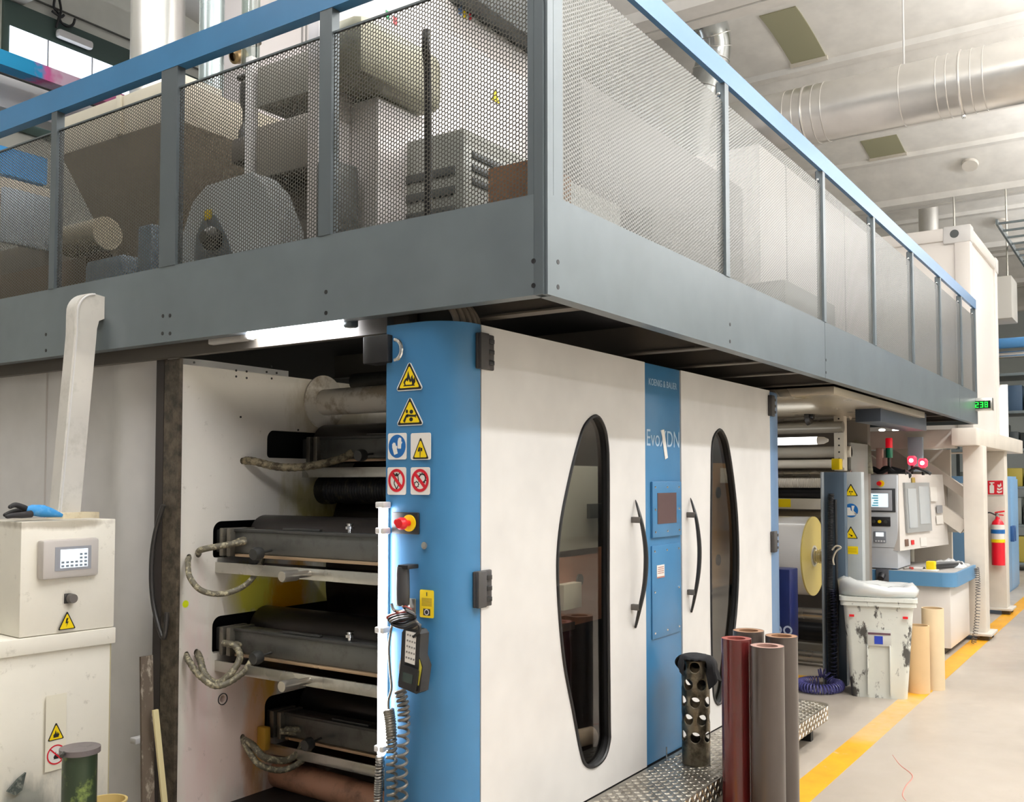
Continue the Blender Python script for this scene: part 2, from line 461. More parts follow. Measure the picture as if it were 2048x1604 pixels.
# corner: two angle posts with a dark gap between them
MB().prism([(PX, PY + .012, ZB), (PX + .045, PY + .012, ZB), (PX + .045, PY + .02, ZB), (PX + .008, PY + .02, ZB), (PX + .008, PY + .049, ZB), (PX, PY + .049, ZB)], (0, 0, ZR1 - ZB - .01)).build('corner_post', grey_dk, pf)
MB().prism([(PX + .012, PY, ZB), (PX + .05, PY, ZB), (PX + .05, PY + .008, ZB), (PX + .02, PY + .008, ZB), (PX + .02, PY + .011, ZB), (PX + .012, PY + .011, ZB)], (0, 0, ZR1 - ZB - .01)).build('corner_post', steel_grey, pf)
MB().box(PX, PX + .008, PY + .05, PY + .076, ZF, ZR0).build('guard_post', grey_dk, pf)
MB().box(PX + .052, PX + .115, PY, PY + .008, ZF, 3.625).build('guard_post', steel_grey, pf)
# deck and cross beams seen from below
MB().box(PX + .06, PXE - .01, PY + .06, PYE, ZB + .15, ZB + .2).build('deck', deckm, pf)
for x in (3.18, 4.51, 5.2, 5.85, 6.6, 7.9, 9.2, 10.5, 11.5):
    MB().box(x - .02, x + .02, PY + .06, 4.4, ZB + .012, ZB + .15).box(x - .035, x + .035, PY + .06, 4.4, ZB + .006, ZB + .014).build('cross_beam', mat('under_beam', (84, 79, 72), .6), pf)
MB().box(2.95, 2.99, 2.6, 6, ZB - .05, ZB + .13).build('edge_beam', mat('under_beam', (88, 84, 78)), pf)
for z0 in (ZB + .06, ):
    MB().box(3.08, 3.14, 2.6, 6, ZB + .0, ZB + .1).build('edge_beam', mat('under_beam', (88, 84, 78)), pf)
# guard posts + panels, left face
YP = [(2.80, 2.87), (3.80, 3.92), (4.80, 4.85), (5.9, 5.96), (7.0, 7.06)]
prev = PY + .076
for a, b in YP:
    MB().prism([(PX - .004, a, ZF), (PX + .04, a, ZF), (PX + .04, a + .006, ZF), (PX + .004, a + .006, ZF), (PX + .004, b, ZF), (PX - .004, b, ZF)], (0, 0, ZR0 - ZF + .01)).build('guard_post', grey_dk, pf)
    MB().box(PX + .012, PX + .0138, prev - .01, a + .012, ZF - .02, ZM - .04).build('perforated_panel', perfX, pf, smooth=False)
    MB().box(PX + .006, PX + .018, prev, a, ZM - .04, ZM - .032).build('panel_edge', grey_dk, pf)
    prev = b
# guard posts + panels, aisle face
XP = [4.52, 6.17, 7.46, 8.80, 10.04, 11.2, 12.12]
prev = PX + .115
for x in XP:
    MB().prism([(x - .025, PY - .004, ZF), (x + .025, PY - .004, ZF), (x + .025, PY + .004, ZF), (x - .019, PY + .004, ZF), (x - .019, PY + .04, ZF), (x - .025, PY + .04, ZF)], (0, 0, 3.63 - ZF)).build('guard_post', steel_grey, pf)
    MB().box(prev - .01, x - .02, PY + .010, PY + .0132, ZF - .02, ZM).build('perforated_panel', perfY, pf, smooth=False)
    MB().box(x - .022, x - .010, PY + .008, PY + .045, ZM - .02, 3.625).build('post_bracket', black, pf)
    MB().lathe([(0, 0), (.011, 0), (.011, .7), (0, 1)], (x - .026, PY + .027, ZM + .03), (x - .034, PY + .027, ZM + .03), 8).build('bolt', chrome, pf)
    prev = x + .02
# handrails: flat channel with folded underside
MB().prism([(PX - .006, PY - .0, ZR0), (PX + .05, PY, ZR0), (PX + .05, PY, ZR0 + .012), (PX + .006, PY, ZR0 + .012), (PX + .006, PY, ZR1 - .012), (PX + .05, PY, ZR1 - .012), (PX + .05, PY, ZR1), (PX - .006, PY, ZR1)], (0, PYE - PY, 0)).build('handrail', blue, pf)
railb = mat('handrail_blue_lit', (98, 140, 184), .3, metal=.25)  # lighter copy of the rail blue, aisle light put into the colour
RA = 3.622
MB().prism([(PX - .006, PY - .006, RA), (PX - .006, PY + .02, RA), (PX - .006, PY + .02, RA + .01), (PX - .006, PY + .004, RA + .01), (PX - .006, PY + .004, ZR1), (PX - .006, PY + .02, ZR1), (PX - .006, PY + .02, ZR1 + .01), (PX - .006, PY - .006, ZR1 + .01)], (PXE - PX, 0, 0)).build('handrail', railb, pf)
# holes and bolts in the fascia
def dots(pts, face):
    for (u, v) in pts:
        if face == 'L':
            p = at(u, v, X=PX); MB().lathe([(0, 0), (.009, 0), (.009, 1), (0, 1)], (PX + .0005, p.y, p.z), (PX - .0012, p.y, p.z), 12).build('bolt_hole', black, pf)
        else:
            p = at(u, v, Y=PY); MB().lathe([(0, 0), (.009, 0), (.009, 1), (0, 1)], (p.x, PY + .0005, p.z), (p.x, PY - .0012, p.z), 12).build('bolt_hole', black, pf)
dots([(1067, 522), (1067, 571), (652, 584), (652, 626), (326, 632), (340, 631), (325, 667), (340, 667), (92, 669), (92, 701)], 'L')
dots([(1116, 524), (1116, 574), (1460, 649), (1460, 683), (1652, 720), (1652, 745)], 'R')
# second, lower soffit further along with its cable tray
MB().box(6.62, 9.6, PY + .075, 3.6, 2.235, 2.29, .004).build('soffit_panel', mat('soffit_steel', (196, 184, 164), .3, metal=.7), pf)
MB().box(8.1, 9.9, PY + .12, PY + .32, 2.13, 2.29, .004).build('cable_tray', mat('tray_grey', (62, 70, 82), .4, metal=.3), pf)

# ================================================================ THE PRINTING PRESS
DY = 2.21                      # plane of the service doors
PLY = 4.0                      # drive-side frame plate
CXF = 2.87                     # face of the blue corner column
pr = thing('printing_press', (4.9, 3.1, 0), 'large flexographic printing press with blue corner columns and white oval-window doors', 'printing press')
# corner column: blue sheet wrapped round the corner
R = .16
def colprof(z):
    pts = [(CXF + .02, 2.54, z), (CXF, 2.53, z)]
    for k in range(0, 9):
        a = PI + (PI / 2) * k / 8
        pts.append((CXF + R + R * math.cos(a), DY + R + R * math.sin(a), z))
    pts += [(3.055, DY, z), (3.055, DY + .02, z), (CXF + R, DY + .03, z)]
    for k in range(7, 0, -1):
        a = PI + (PI / 2) * k / 8
        pts.append((CXF + R + (R - .02) * math.cos(a), DY + R + (R - .02) * math.sin(a), z))
    pts += [(CXF + .02, DY + R, z)]
    return pts
MB().prism(colprof(0.0), (0, 0, 2.262)).build('corner_column', blue, pr)
MB().box(3.0, 3.05, 2.42, 2.56, 0, 2.26).build('frame_edge', mat('frame_edge_grey', (60, 62, 66), .5), pr)  # plain dark grey frame edge
MB().box(CXF + .015, 3.06, 2.525, 2.545, 0, 2.262).build('column_return', blue, pr)
# door outline + window outline taken in the door plane
def door(x0, x1, wpts, hl, hand, hinges, name_side):
    zb, zt = .205, 2.262
    outer = [(x0, DY, zb), (x1, DY, zb), (x1, DY, zt), (x0, DY, zt)]
    w = [at(u, v, Y=DY) for u, v in wpts]
    w = spline([(p.x, DY, p.z) for p in w], 5, True)
    d = MB().holed(outer, [w], (0, .035, 0)).build('door', white, pr, 'white door with a long rounded window')
    c = sum((Vector(p) for p in w), Vector()) / len(w)
    MB().tube([Vector(p) + VY * -.001 for p in w], .0085, 6, closed=True).build('window_seal', black, d)
    n_ = len(w); cx_ = sum(p.x for p in w) / n_; cz_ = sum(p.z for p in w) / n_
    ins = [Vector((p.x + (cx_ - p.x) * .012, p.y, p.z + (cz_ - p.z) * .006)) for p in map(Vector, w)]
    MB().add([p + VY * -.002 for p in ins] + [p + VY * .0345 for p in ins], [(i, (i + 1) % n_, n_ + (i + 1) % n_, n_ + i) for i in range(n_)]).build('seal_lip', black, d)
    MB().prism([Vector(p) + VY * .022 for p in w], (0, .004, 0)).build('window_pane', glass('door_glass', (215, 215, 210), .12), d)
    # bow handle
    hp = [at(u, v, Y=DY - o) for (u, v, o) in hand]
    n = len(hp)
    MB().tube(hp, lambda i, m: .002 + .0105 * math.sin(PI * min(1, max(0, i / m))) ** .5, 10, smooth=4).build('handle', black, d)
    for (u, v, o) in (hand[1], hand[-2]):
        p = at(u, v, Y=DY - o)
        MB().box(p.x - .012, p.x + .012, DY - o, DY, p.z - .015, p.z + .015, .003).build('handle_foot', mat('handle_foot_grey', (96, 92, 88), .5), d)
    for (u, v) in hinges:
        p = at(u, v, Y=DY)
        h = MB()
        s = 1 if name_side == 'L' else -1
        h.box(p.x - .055, p.x + .055, DY - .014, DY, p.z - .07, p.z + .07, .004)
        h.box(p.x - .055, p.x + .0, DY - .03, DY - .013, p.z - .07, p.z + .07, .004)
        hg = h.build('hinge', mat('hinge_grey', (62, 60, 60), .55), pr)
        for k in (-.042, 0, .042):
            MB().box(p.x + .006, p.x + .04, DY - .026, DY - .012, p.z + k - .009, p.z + k + .009, .002).build('hinge_pin', black, hg)
    return d
win1 = [(1190, 832), (1204, 846), (1213, 880), (1216, 950), (1216, 1200), (1218, 1440), (1218, 1480), (1208, 1515), (1188, 1533), (1170, 1528), (1160, 1500), (1145, 1420), (1128, 1330), (1118, 1230), (1114, 1130), (1120, 1050), (1135, 970), (1152, 900), (1168, 852)]
win2 = [(1437, 860), (1447, 868), (1456, 895), (1466, 960), (1473, 1030), (1476, 1110), (1474, 1190), (1468, 1260), (1458, 1330), (1450, 1385), (1440, 1407), (1430, 1402), (1425, 1370), (1422, 1250), (1421, 1100), (1422, 960), (1424, 885)]
door(3.062, 4.498, win1, 0, [(1271, 1000, .004), (1282, 1040, .05), (1290, 1085, .062), (1292, 1125, .065), (1289, 1170, .06), (1280, 1215, .045), (1271, 1255, .004)], [(967, 704), (962, 1177)], 'L')
door(4.946, 6.395, win2, 0, [(1381, 996, .004), (1391, 1030, .05), (1397, 1070, .062), (1399, 1105, .065), (1397, 1145, .06), (1391, 1185, .045), (1383, 1224, .004)], [(1541, 812), (1546, 1083)], 'R')
# centre column
MB().box(4.504, 4.94, DY + .004, DY + .05, .205, 2.262, .004).build('center_panel', blue, pr)
MB().box(6.40, 6.57, DY - .0, DY + .4, .0, 2.262, .02).build('end_column', mat('end_column_blue', (112, 142, 178), .35, metal=.2), pr)
MB().box(3.06, 6.4, DY + .036, 2.5, 2.25, 2.262).build('light_block_sheet', white, pr)  # unseen sheet added to keep inner tube light off the deck underside
MB().box(3.1, 6.5, DY + .0, DY + .06, .02, .2).build('plinth', blackm, pr)
scr = lambda u, v: at(u, v, Y=DY)
a, b = scr(1302, 963), scr(1360, 1070)
fp = MB().box(a.x, b.x, DY - .01, DY + .004, b.z, a.z, .004).build('screen_bezel', blue, pr)
a2, b2 = scr(1311, 986), scr(1349, 1045)
MB().box(a2.x, b2.x, DY - .0125, DY - .009, b2.z, a2.z).build('display_glass', mat('dead_display', (92, 74, 74), .15), fp)
ap0, ap1 = scr(1303, 1092), scr(1362, 1262)
ap = MB().box(ap0.x, ap1.x, DY - .004, DY + .004, ap1.z, ap0.z, .003).build('access_plate', blue, pr)
def screws(par, x0, x1, z0, z1, nz):
    for i in range(nz):
        z = z0 + (z1 - z0) * i / (nz - 1)
        for x in ((x0, x1) if 0 < i < nz - 1 else (x0, (x0 + x1) / 2, x1)):
            yy = DY - .010 if par is fp else DY - .004
            MB().lathe([(.007, 0), (.006, .7), (0, 1)], (x, yy, z), (x, yy - .004, z), 8).build('screw', chrome, par)
screws(fp, a.x + .03, b.x - .03, b.z + .03, a.z - .03, 3)
screws(ap, ap0.x + .03, ap1.x - .03, ap1.z + .03, ap0.z - .03, 3)
a = scr(1312, 1131); b = scr(1327, 1154)
lb = MB().box(a.x, b.x, DY - .006, DY - .004, b.z, a.z).build('paper_label', signw, pr)
lbf = frY(a.x, DY - .006, b.z); lw, lh = b.x - a.x, a.z - b.z
decal(lb, 'print_line', mat('label_print', (170, 120, 110), .6), lbf, [rect(.01, lw - .01, lh * k, lh * (k + .06)) for k in (.35, .5, .65, .8)] + [rect(0, lw, 0, lh * .12)], .0003)
lt = mat('lettering_pale', (170, 196, 220), .5)
text(pr, 'maker_lettering', lt, 'KOENIG & BAUER', (Vector((4.722, DY + .004, scr(1325, 774).z)), VX, VZ, -VY), .05, sx=.88)
text(pr, 'model_lettering', lt, 'EvoXDN', (Vector((4.722, DY + .004, scr(1325, 893).z - .0)), VX, VZ, -VY), .125, sx=.9)
p = scr(1329, 887); fr = frY(p.x, DY + .004, p.z)
decal(pr, 'label_strip', signw, fr, [[(-.035, .07), (.0, .075), (.045, -.075), (.01, -.085)]], .0018, .001)
# interior seen through the windows
MB().box(3.35, 6.35, 2.47, 2.49, .2, 2.2).build('inner_bulkhead', mat('inner_dark', (44, 36, 34), .5), pr)

def inn(name, m, u0, v0, u1, v1, Y, d=.008, bev=0):
    a, b = at(u0, v0, Y=Y), at(u1, v1, Y=Y)
    return MB().box(a.x, b.x, Y, Y + d, b.z, a.z, bev).build(name, m, pr)
brn = mat('copper_brown_panel', (190, 134, 110), .45)
inn('inner_panel', mat('inner_light_panel', (200, 198, 192), .5), 1095, 930, 1196, 1106, 2.455)
inn('inner_panel', brn, 1095, 1106, 1240, 1228, 2.455)
inn('inner_box', cream, 1128, 1170, 1164, 1214, 2.40, .05, .004)
inn('inner_switch', black, 1180, 1008, 1212, 1035, 2.43, .02, .003)
inn('inner_rail', silver, 1112, 1252, 1150, 1258, 2.44, .01)
p = at(1160, 1160, Y=2.45); MB().lathe([(.03, 0), (.03, 1), (0, 1)], (p.x, 2.455, p.z), (p.x, 2.447, p.z), 20).build('inner_knob', black, pr)
inn('inner_panel', mat('cardboard_panel', (176, 140, 106), .6), 1405, 925, 1492, 1182, 2.33)
inn('inner_panel', mat('inner_beige', (150, 142, 132), .6), 1405, 1182, 1492, 1420, 2.33)
inn('inner_paper', signw, 1441, 936, 1463, 966, 2.32, .002)
for v in (985, 1120): p = at(1437, v, Y=2.325); MB().lathe([(.035, 0), (.035, 1), (0, 1)], (p.x, 2.33, p.z), (p.x, 2.322, p.z), 20).build('inner_knob', black, pr)
p = at(1174, 1472, Y=2.36); MB().cyl((p.x - .16, 2.40, p.z), (p.x + .03, 2.35, p.z), .042, 24).build('inner_roller', mat('inner_roller_pale', (190, 170, 156), .4), pr)
for xa, xb in ((3.4, 4.6), (5.2, 6.3)):  # tubes added to brighten the interior behind the windows
    il = MB().cyl((xa, 2.275, 2.22), (xb, 2.275, 2.22), .012, 10).build('inner_fill_tube', mat('inner_fill_glow', (255, 246, 230), .4, emit=110), pr)
for k, (u, X) in enumerate(((915, 2.97), (928, 3.0), (940, 3.03), (951, 3.06), (958, 3.09))):
    p = at(u, 642, X=X); MB().tube([(X, p.y, 2.24), (X - .01, p.y + .01, 2.30), (X - .03, p.y + .06, 2.37), (X - .03, p.y + .12, 2.44)], .013, 8, smooth=5).build('conduit_hose', mat('hose_taupe', (110, 100, 88), .5), pr)
# ---------------------------------------------------------------- inside of the print unit
pm = stained('ink_stained_frame', (240, 234, 222), [
    (4.05, 2.0, .35, .25, (150, 130, 70), .5), (4.0, 1.55, .35, .18, (176, 160, 70), .75), (4.1, 1.35, .35, .2, (120, 110, 20), .7),
    (3.50, 1.06, .22, .16, (228, 220, 70), .95), (3.74, 1.0, .17, .22, (226, 160, 8), 1), (4.05, 1.0, .2, .2, (226, 214, 110), .9),
    (3.52, .35, .10, .45, (226, 160, 8), 1), (3.62, .62, .06, .2, (226, 168, 20), .9), (3.85, .62, .12, .08, (205, 40, 60), .95),
    (3.36, .35, .25, .5, (238, 206, 196), .6), (3.75, .05, .3, .2, (180, 130, 110), .7), (3.3, .9, .12, .3, (216, 206, 190), .6), (3.14, .3, .1, .9, (240, 212, 208), .55)], dirt=.6)
def slot(x0, z0, z1, x1=5.2, r=.05):
    pts = [(x1, z0), (x1, z1)]
    for k in range(7):
        a = PI / 2 + PI / 2 * k / 6; pts.append((x0 + r + r * math.cos(a), z1 - r + r * math.sin(a)))
    for k in range(7):
        a = PI + PI / 2 * k / 6; pts.append((x0 + r * .4 + r * .4 * math.cos(a), z0 + r * .4 + r * .4 * math.sin(a)))
    return [(x, PLY, z) for x, z in pts]
slots = [slot(3.575, 1.775, 1.925), slot(3.226, 1.26, 1.445), slot(3.228, .78, .965), slot(3.578, .31, .5)]
holes = [[(x + .016 * math.cos(2 * PI * k / 14), PLY, z + .018 * math.sin(2 * PI * k / 14)) for k in range(14)] for x, z in ((3.409, 1.755), (3.082, 1.273), (3.138, 1.287), (3.075, .797), (3.134, .801), (3.43, .321), (3.298, .543))]
MB().holed([(3.022, PLY, 0), (6.4, PLY, 0), (6.4, PLY, 2.225), (3.022, PLY, 2.225)], slots + holes, (0, .05, 0)).build('side_frame', pm, pr, 'white drive side frame plate splashed with yellow ink')
MB().box(3.08, 6.4, 4.07, 4.10, 0, 2.2).build('frame_back', blackm, pr)
MB().box(3.0, 3.02, 3.985, 4.1, 0, 2.25).build('frame_lip', mat('lip_brown', (92, 82, 68), .5, dirt=.9, dcol=(40, 34, 26), scale=16, thr=(.4, .6), bump=.6), pr)
MB().box(3.0, 3.02, 4.105, 4.165, 0, 2.28).build('gap_shade_strip', mat('gap_shade_dark', (52, 46, 44), .6), pr)  # dark strip stands in for the shade in the gap beside the housing
# mounting screws of the frame
for (u, v) in [(388, 725), (472, 741), (493, 743), (472, 753), (493, 756), (533, 744), (543, 733), (553, 746), (543, 757), (481, 834), (596, 860)]:
    p = at(u, v, Y=PLY); MB().lathe([(.006, 0), (.006, 1), (0, 1)], (p.x, PLY, p.z), (p.x, PLY - .003, p.z), 8).build('frame_screw', darkg, pr)
p = at(445, 1398, Y=PLY)
MB().lathe([(.03, 0), (.03, 1), (.026, 1), (.026, 0)], (p.x, PLY + .001, p.z), (p.x, PLY - .004, p.z), 20, closed=True).build('hole_rim', darkg, pr)
p = at(371, 1208, Y=PLY)
MB().lathe([(.018, 0), (.018, 1), (0, 1)], (p.x, PLY, p.z), (p.x, PLY - .001, p.z), 20).build('round_sticker', mat('neon_sticker', (228, 240, 30), .5), pr)
# impression drum and plate cylinders
MB().cyl((4.95, 3.95, 1.12), (4.95, 2.5, 1.12), .98, 64).build('impression_drum', mat('drum_dark', (40, 34, 32), .25, metal=.6), pr)
brown = mat('brown_sleeve_dark', (70, 40, 28), .3, metal=.2)
for x, z in ((4.0, 1.86), (3.55, 1.36), (3.56, .88), (3.92, .42)):
    MB().cyl((x, 3.98, z), (x, 2.6, z), .11, 32).build('anilox_roller', mat('roller_dark', (46, 42, 40), .3, metal=.5), pr)
MB().lathe([(.15, 0), (.15, .006), (.155, .006), (.155, .01), (.075, .012), (.075, 1), (0, 1)], (3.99, PLY, 2.10), (3.99, 2.6, 2.10), 40).build('guide_roller', mat('white_roller', (214, 208, 196), .3, dirt=.6, dcol=(120, 95, 40), scale=5, thr=(.5, .6)), pr)
MB().cyl((4.25, PLY, 2.24), (4.25, 2.6, 2.24), .05, 24).build('guide_roller', darkg, pr)
# springy bellows roller
bp = [(4.0, PLY - .001 - .01 * k, 1.60) for k in range(0, 75)]
MB().tube(bp, lambda i, n: .082 if i < 8 else (.07 + .006 * (i % 2) if i < 60 else .055), 24).cyl((4.0, 3.3, 1.6), (4.0, 2.6, 1.6), .028, 16).build('bellows_roller', mat('bellows_black', (34, 32, 30), .5, dirt=.5, dcol=(120, 110, 80), scale=20), pr)
MB().cyl((3.68, PLY, .08), (3.68, 2.55, .03), .075, 32).build('lower_roller', mat('stained_roller', (176, 130, 104), .35, dirt=.7, dcol=(60, 40, 30), scale=8), pr)
MB().box(3.3, 4.0, 2.6, 4.0, .0, .012).build('drip_pan', blackm, pr)
# ink chambers, one per deck
def deck(x, zb, full, kn):
    """x, zb = bottom left corner of the steel bar that closes the tray"""
    Y0 = 2.50
    ch = mat('chamber_grey', (98, 98, 94), .35, metal=.6, dirt=.5, dcol=(40, 34, 26), scale=9)
    c = MB().box(x + .03, x + .16, Y0, PLY + .03, zb + .10, zb + .215, .006).build('ink_chamber', ch, pr)
    MB().box(x + .016, x + .05, Y0, PLY - .13, zb + .085, zb + .1, .003).build('blade_clamp', mat('clamp_bronze', (186, 160, 130), .3, metal=.7), c)
    MB().box(x + .022, x + .07, Y0, PLY - .08, zb + .208, zb + .224, .003).build('top_clamp', darkg, c)
    for y in (PLY - .06, PLY - .115):
        MB().box(x + .0, x + .16, y, y + .03, zb + .085, zb + .225, .004).build('end_seal', mat('seal_steel', (120, 116, 106), .4, metal=.7, dirt=.5, dcol=(50, 40, 25), scale=14), c)
    for y in (3.62 if full else 3.5, 2.78):
        k = MB().lathe([(.006, 0), (.006, .55), (.03, .6), (.034, .8), (.028, 1), (0, 1)], (x + .03, y, zb + .125), (x - .085, y, zb + .112), 14)
        k.build('clamp_knob', darkg if y > 3 else mat('knob_brass', (150, 140, 100), .3, metal=.8), c)
    MB().lathe([(.01, 0), (.01, .4), (.022, .45), (.022, .7), (.012, .75), (.02, 1), (0, 1)], (x + .05, 3.12, zb + .22), (x + .05, 3.12, zb + .268), 12).build('wing_nut', chrome, c)
    MB().box(x + .035, x + .055, 3.3, 3.55, zb + .225, zb + .235, .002).build('lever', darkg, c)
    b = MB().box(x, x + .012, Y0, PLY, zb, zb + .054, .002).box(x + .012, x + .3, Y0, PLY, zb, zb + .006).build('tray_bar', silver, pr, 'brushed steel bar of the ink drip tray')
    k = MB().lathe([(.016, 0), (.016, .45), (.026, .5), (.027, .95), (.024, 1), (0, 1)], (x + .006, kn, zb + .03), (x - .17, kn, zb + .03), 20)
    k.build('tray_knob', mat('grip_nickel', (176, 170, 158), .3, metal=.8), b)
    MB().box(x + .012, x + .3, Y0, PLY, zb + .02, zb + .03).build('tray_floor', mat('ink_pool', (60, 30, 12), .2), b)
    return c
deck(3.83, 1.67, False, 2.98)
deck(3.24, 1.187, True, 3.33)
deck(3.245, .692, True, 3.33)
deck(3.585, .208, True, 3.05)
# ink hoses
def hose(px, r=.017, col=rubber, rib=0):
    pts = spline([at(u, v, Y=yy) for (u, v, yy) in px], 10)
    MB().tube(pts, (lambda i, n: r * (1 + rib * (i % 2))), 10).build('ink_hose', col, pr)
hose([(378, 1115, 4.02), (376, 1125, 3.95), (380, 1155, 3.9), (405, 1182, 3.85), (450, 1187, 3.8), (497, 1165, 3.75), (524, 1120, 3.72), (518, 1085, 3.74), (490, 1078, 3.82), (455, 1092, 3.9)], .014)
hose([(397, 1108, 4.02), (402, 1100, 3.94), (440, 1092, 3.88), (500, 1082, 3.8)], .016)
hose([(372, 1310, 4.02), (378, 1322, 3.94), (400, 1352, 3.88), (435, 1372, 3.82), (480, 1350, 3.78), (506, 1315, 3.76), (500, 1292, 3.8), (470, 1288, 3.88)], .015, rib=.12)
hose([(394, 1305, 4.02), (400, 1318, 3.94), (410, 1350, 3.88), (435, 1366, 3.84), (463, 1345, 3.8), (480, 1315, 3.8), (470, 1292, 3.84), (445, 1286, 3.9)], .016, rib=.12)
hose([(484, 1474, 4.02), (497, 1500, 3.92), (520, 1530, 3.86), (565, 1540, 3.8), (605, 1520, 3.74), (622, 1485, 3.72), (610, 1462, 3.76), (570, 1458, 3.84)], .015, rib=.12)
hose([(484, 1478, 4.02), (505, 1490, 3.9), (530, 1515, 3.84), (575, 1520, 3.8), (603, 1495, 3.76), (598, 1468, 3.8), (560, 1462, 3.88)], .017, rib=.12)
hose([(486, 922, 4.02), (505, 922, 3.95), (560, 934, 3.85), (620, 932, 3.75), (680, 918, 3.66), (705, 905, 3.62)], .02, mat('caked_hose', (150, 138, 110), .7, dirt=.9, dcol=(60, 50, 35), scale=30, thr=(.45, .6), bump=1, bscale=60), rib=.1)
# mixer block behind the lowest hoses
MB().box(3.52, 3.56, 3.93, 3.995, .24, .36, .008).build('hose_bracket', mat('ochre_bracket', (196, 150, 50), .5), pr)

# ---------------------------------------------------------------- signs on the corner column
def rtri(w, h, r=.012):
    P = [(-w / 2, 0), (w / 2, 0), (0, h)]; o = []
    for i, (x, y) in enumerate(P):
        cx, cy = 0, h / 3; dx, dy = cx - x, cy - y; l = math.hypot(dx, dy)
        a0 = math.atan2(-dy, -dx); c = (x + dx / l * r * 2, y + dy / l * r * 2)
        for k in range(-3, 4): o.append((c[0] + r * math.cos(a0 + k * .33), c[1] + r * math.sin(a0 + k * .33)))
    return o
def sc(poly, s, ox=0, oy=0): return [(x * s + ox, y * s + oy) for x, y in poly]
flame = [(-.30, 0), (.30, 0), (.30, .04), (.24, .05), (.33, .18), (.32, .34), (.26, .44), (.25, .30), (.19, .38), (.17, .54), (.10, .42), (.09, .30), (.05, .40), (-.02, .62), (-.05, .74), (-.09, .55), (-.12, .42), (-.22, .34), (-.30, .2), (-.24, .05), (-.30, .04)]
flame_in = [(-.17, .05), (-.2, .17), (-.13, .28), (-.06, .2), (-.02, .34), (.03, .2), (.07, .14), (.11, .24), (.16, .12), (.14, .05)]
def tri_sign(fr, w, h, picto, label, plate=None):
    if plate:
        b = decal(pr, 'warning_sign', signw, fr, [rrect(-plate[0] / 2, plate[0] / 2, plate[2], plate[2] + plate[1], .008)], .0005, .002, label)
    else:
        b = decal(pr, 'warning_sign', signw, fr, [rtri(w * 1.12, h * 1.1, .01)], .0005, .002, label)
    m = sc(rtri(w, h, .004), 1, 0, h * .03)
    decal(b, 'sign_border', signk, fr, [m], .0026, .0006)
    decal(b, 'sign_field', yellow, fr, [sc(rtri(w * .8, h * .8, .004), 1, 0, h * .1)], .0033, .0006)
    decal(b, 'pictogram', signk, fr, [[(x * w, y * h) for x, y in p] for p in picto], .004, .0005)
    return b
sg = lambda u, v: at(u, v, X=CXF)
def sfr(u, v): p = sg(u, v); return frX(CXF, p.y, p.z)
p0, p1 = sg(793, 783), sg(846, 783); w = p0.y - p1.y; hh = sg(820, 722).z - p0.z
b = tri_sign(sfr(819.5, 781), w * .95, hh * .93, [[(x * .75, y * .75 + .16) for x, y in flame]], 'yellow triangle sign with a flame')
f2 = sfr(819.5, 781)
decal(b, 'flame_hollow', yellow, f2, [[(x * w * .72, (y * .72 + .17) * hh * .93) for x, y in flame_in]], .0046, .0004)
tri_sign(sfr(820.5, 851), w * .95, hh * .92, [circ(.07, .50, .07, 18, .075), circ(.06, .22, .07, 18, .075), circ(-.11, .52, .045, 14, .07), [(-.26, .17), (-.14, .40), (-.06, .42), (-.06, .3), (-.12, .3), (-.19, .1)], [(-.1, .41), (.2, .38), (.28, .42), (.25, .36), (.31, .34), (.24, .33), (.26, .27), (.19, .31), (-.1, .33)]], 'yellow triangle sign with an arm caught between two rollers')
fg = sfr(842, 919.5)
pw, ph = .19, .205
q0, q1 = sg(822, 919), sg(862, 919); pw = q0.y - q1.y; ph = sg(842, 865).z - q0.z
tri_sign(frX(CXF, fg[0].y, fg[0].z), pw * .82, ph * .82, [[(-.03, .08), (.0, .08), (.01, .4), (-.04, .4)], [(-.16, .42), (-.1, .56), (-.02, .58), (-.02, .4), (-.14, .36)], [(.0, .56), (.12, .52), (.1, .38), (.0, .4)]], 'white plate with a yellow hazard triangle', plate=(pw, ph, 0))
# gloves
q = sg(795, 919); g = decal(pr, 'mandatory_sign', signw, frX(CXF, q.y, q.z), [rrect(-pw * .48, pw * .48, 0, ph, .008)], .0005, .002, 'white plate with a blue gloves symbol')
ff = frX(CXF, q.y, q.z)
decal(g, 'sign_disc', signb, ff, [circ(0, ph * .5, pw * .44, 36, ph * .44)], .0026, .0006)
glove = lambda ox, oy, s, a: [(ox + s * (x * math.cos(a) - y * math.sin(a)), oy + s * (x * math.sin(a) + y * math.cos(a))) for x, y in [(-.4, -1), (.4, -1), (.42, -.2), (.62, .1), (.55, .3), (.4, .2), (.38, .8), (.25, .95), (.12, .85), (.1, 1), (-.05, 1.02), (-.1, .88), (-.28, .88), (-.33, .7), (-.45, .3)]]
decal(g, 'pictogram', signw, ff, [glove(-pw * .12, ph * .42, pw * .24, .3), glove(pw * .13, ph * .62, pw * .22, -.05)], .0033, .0005)
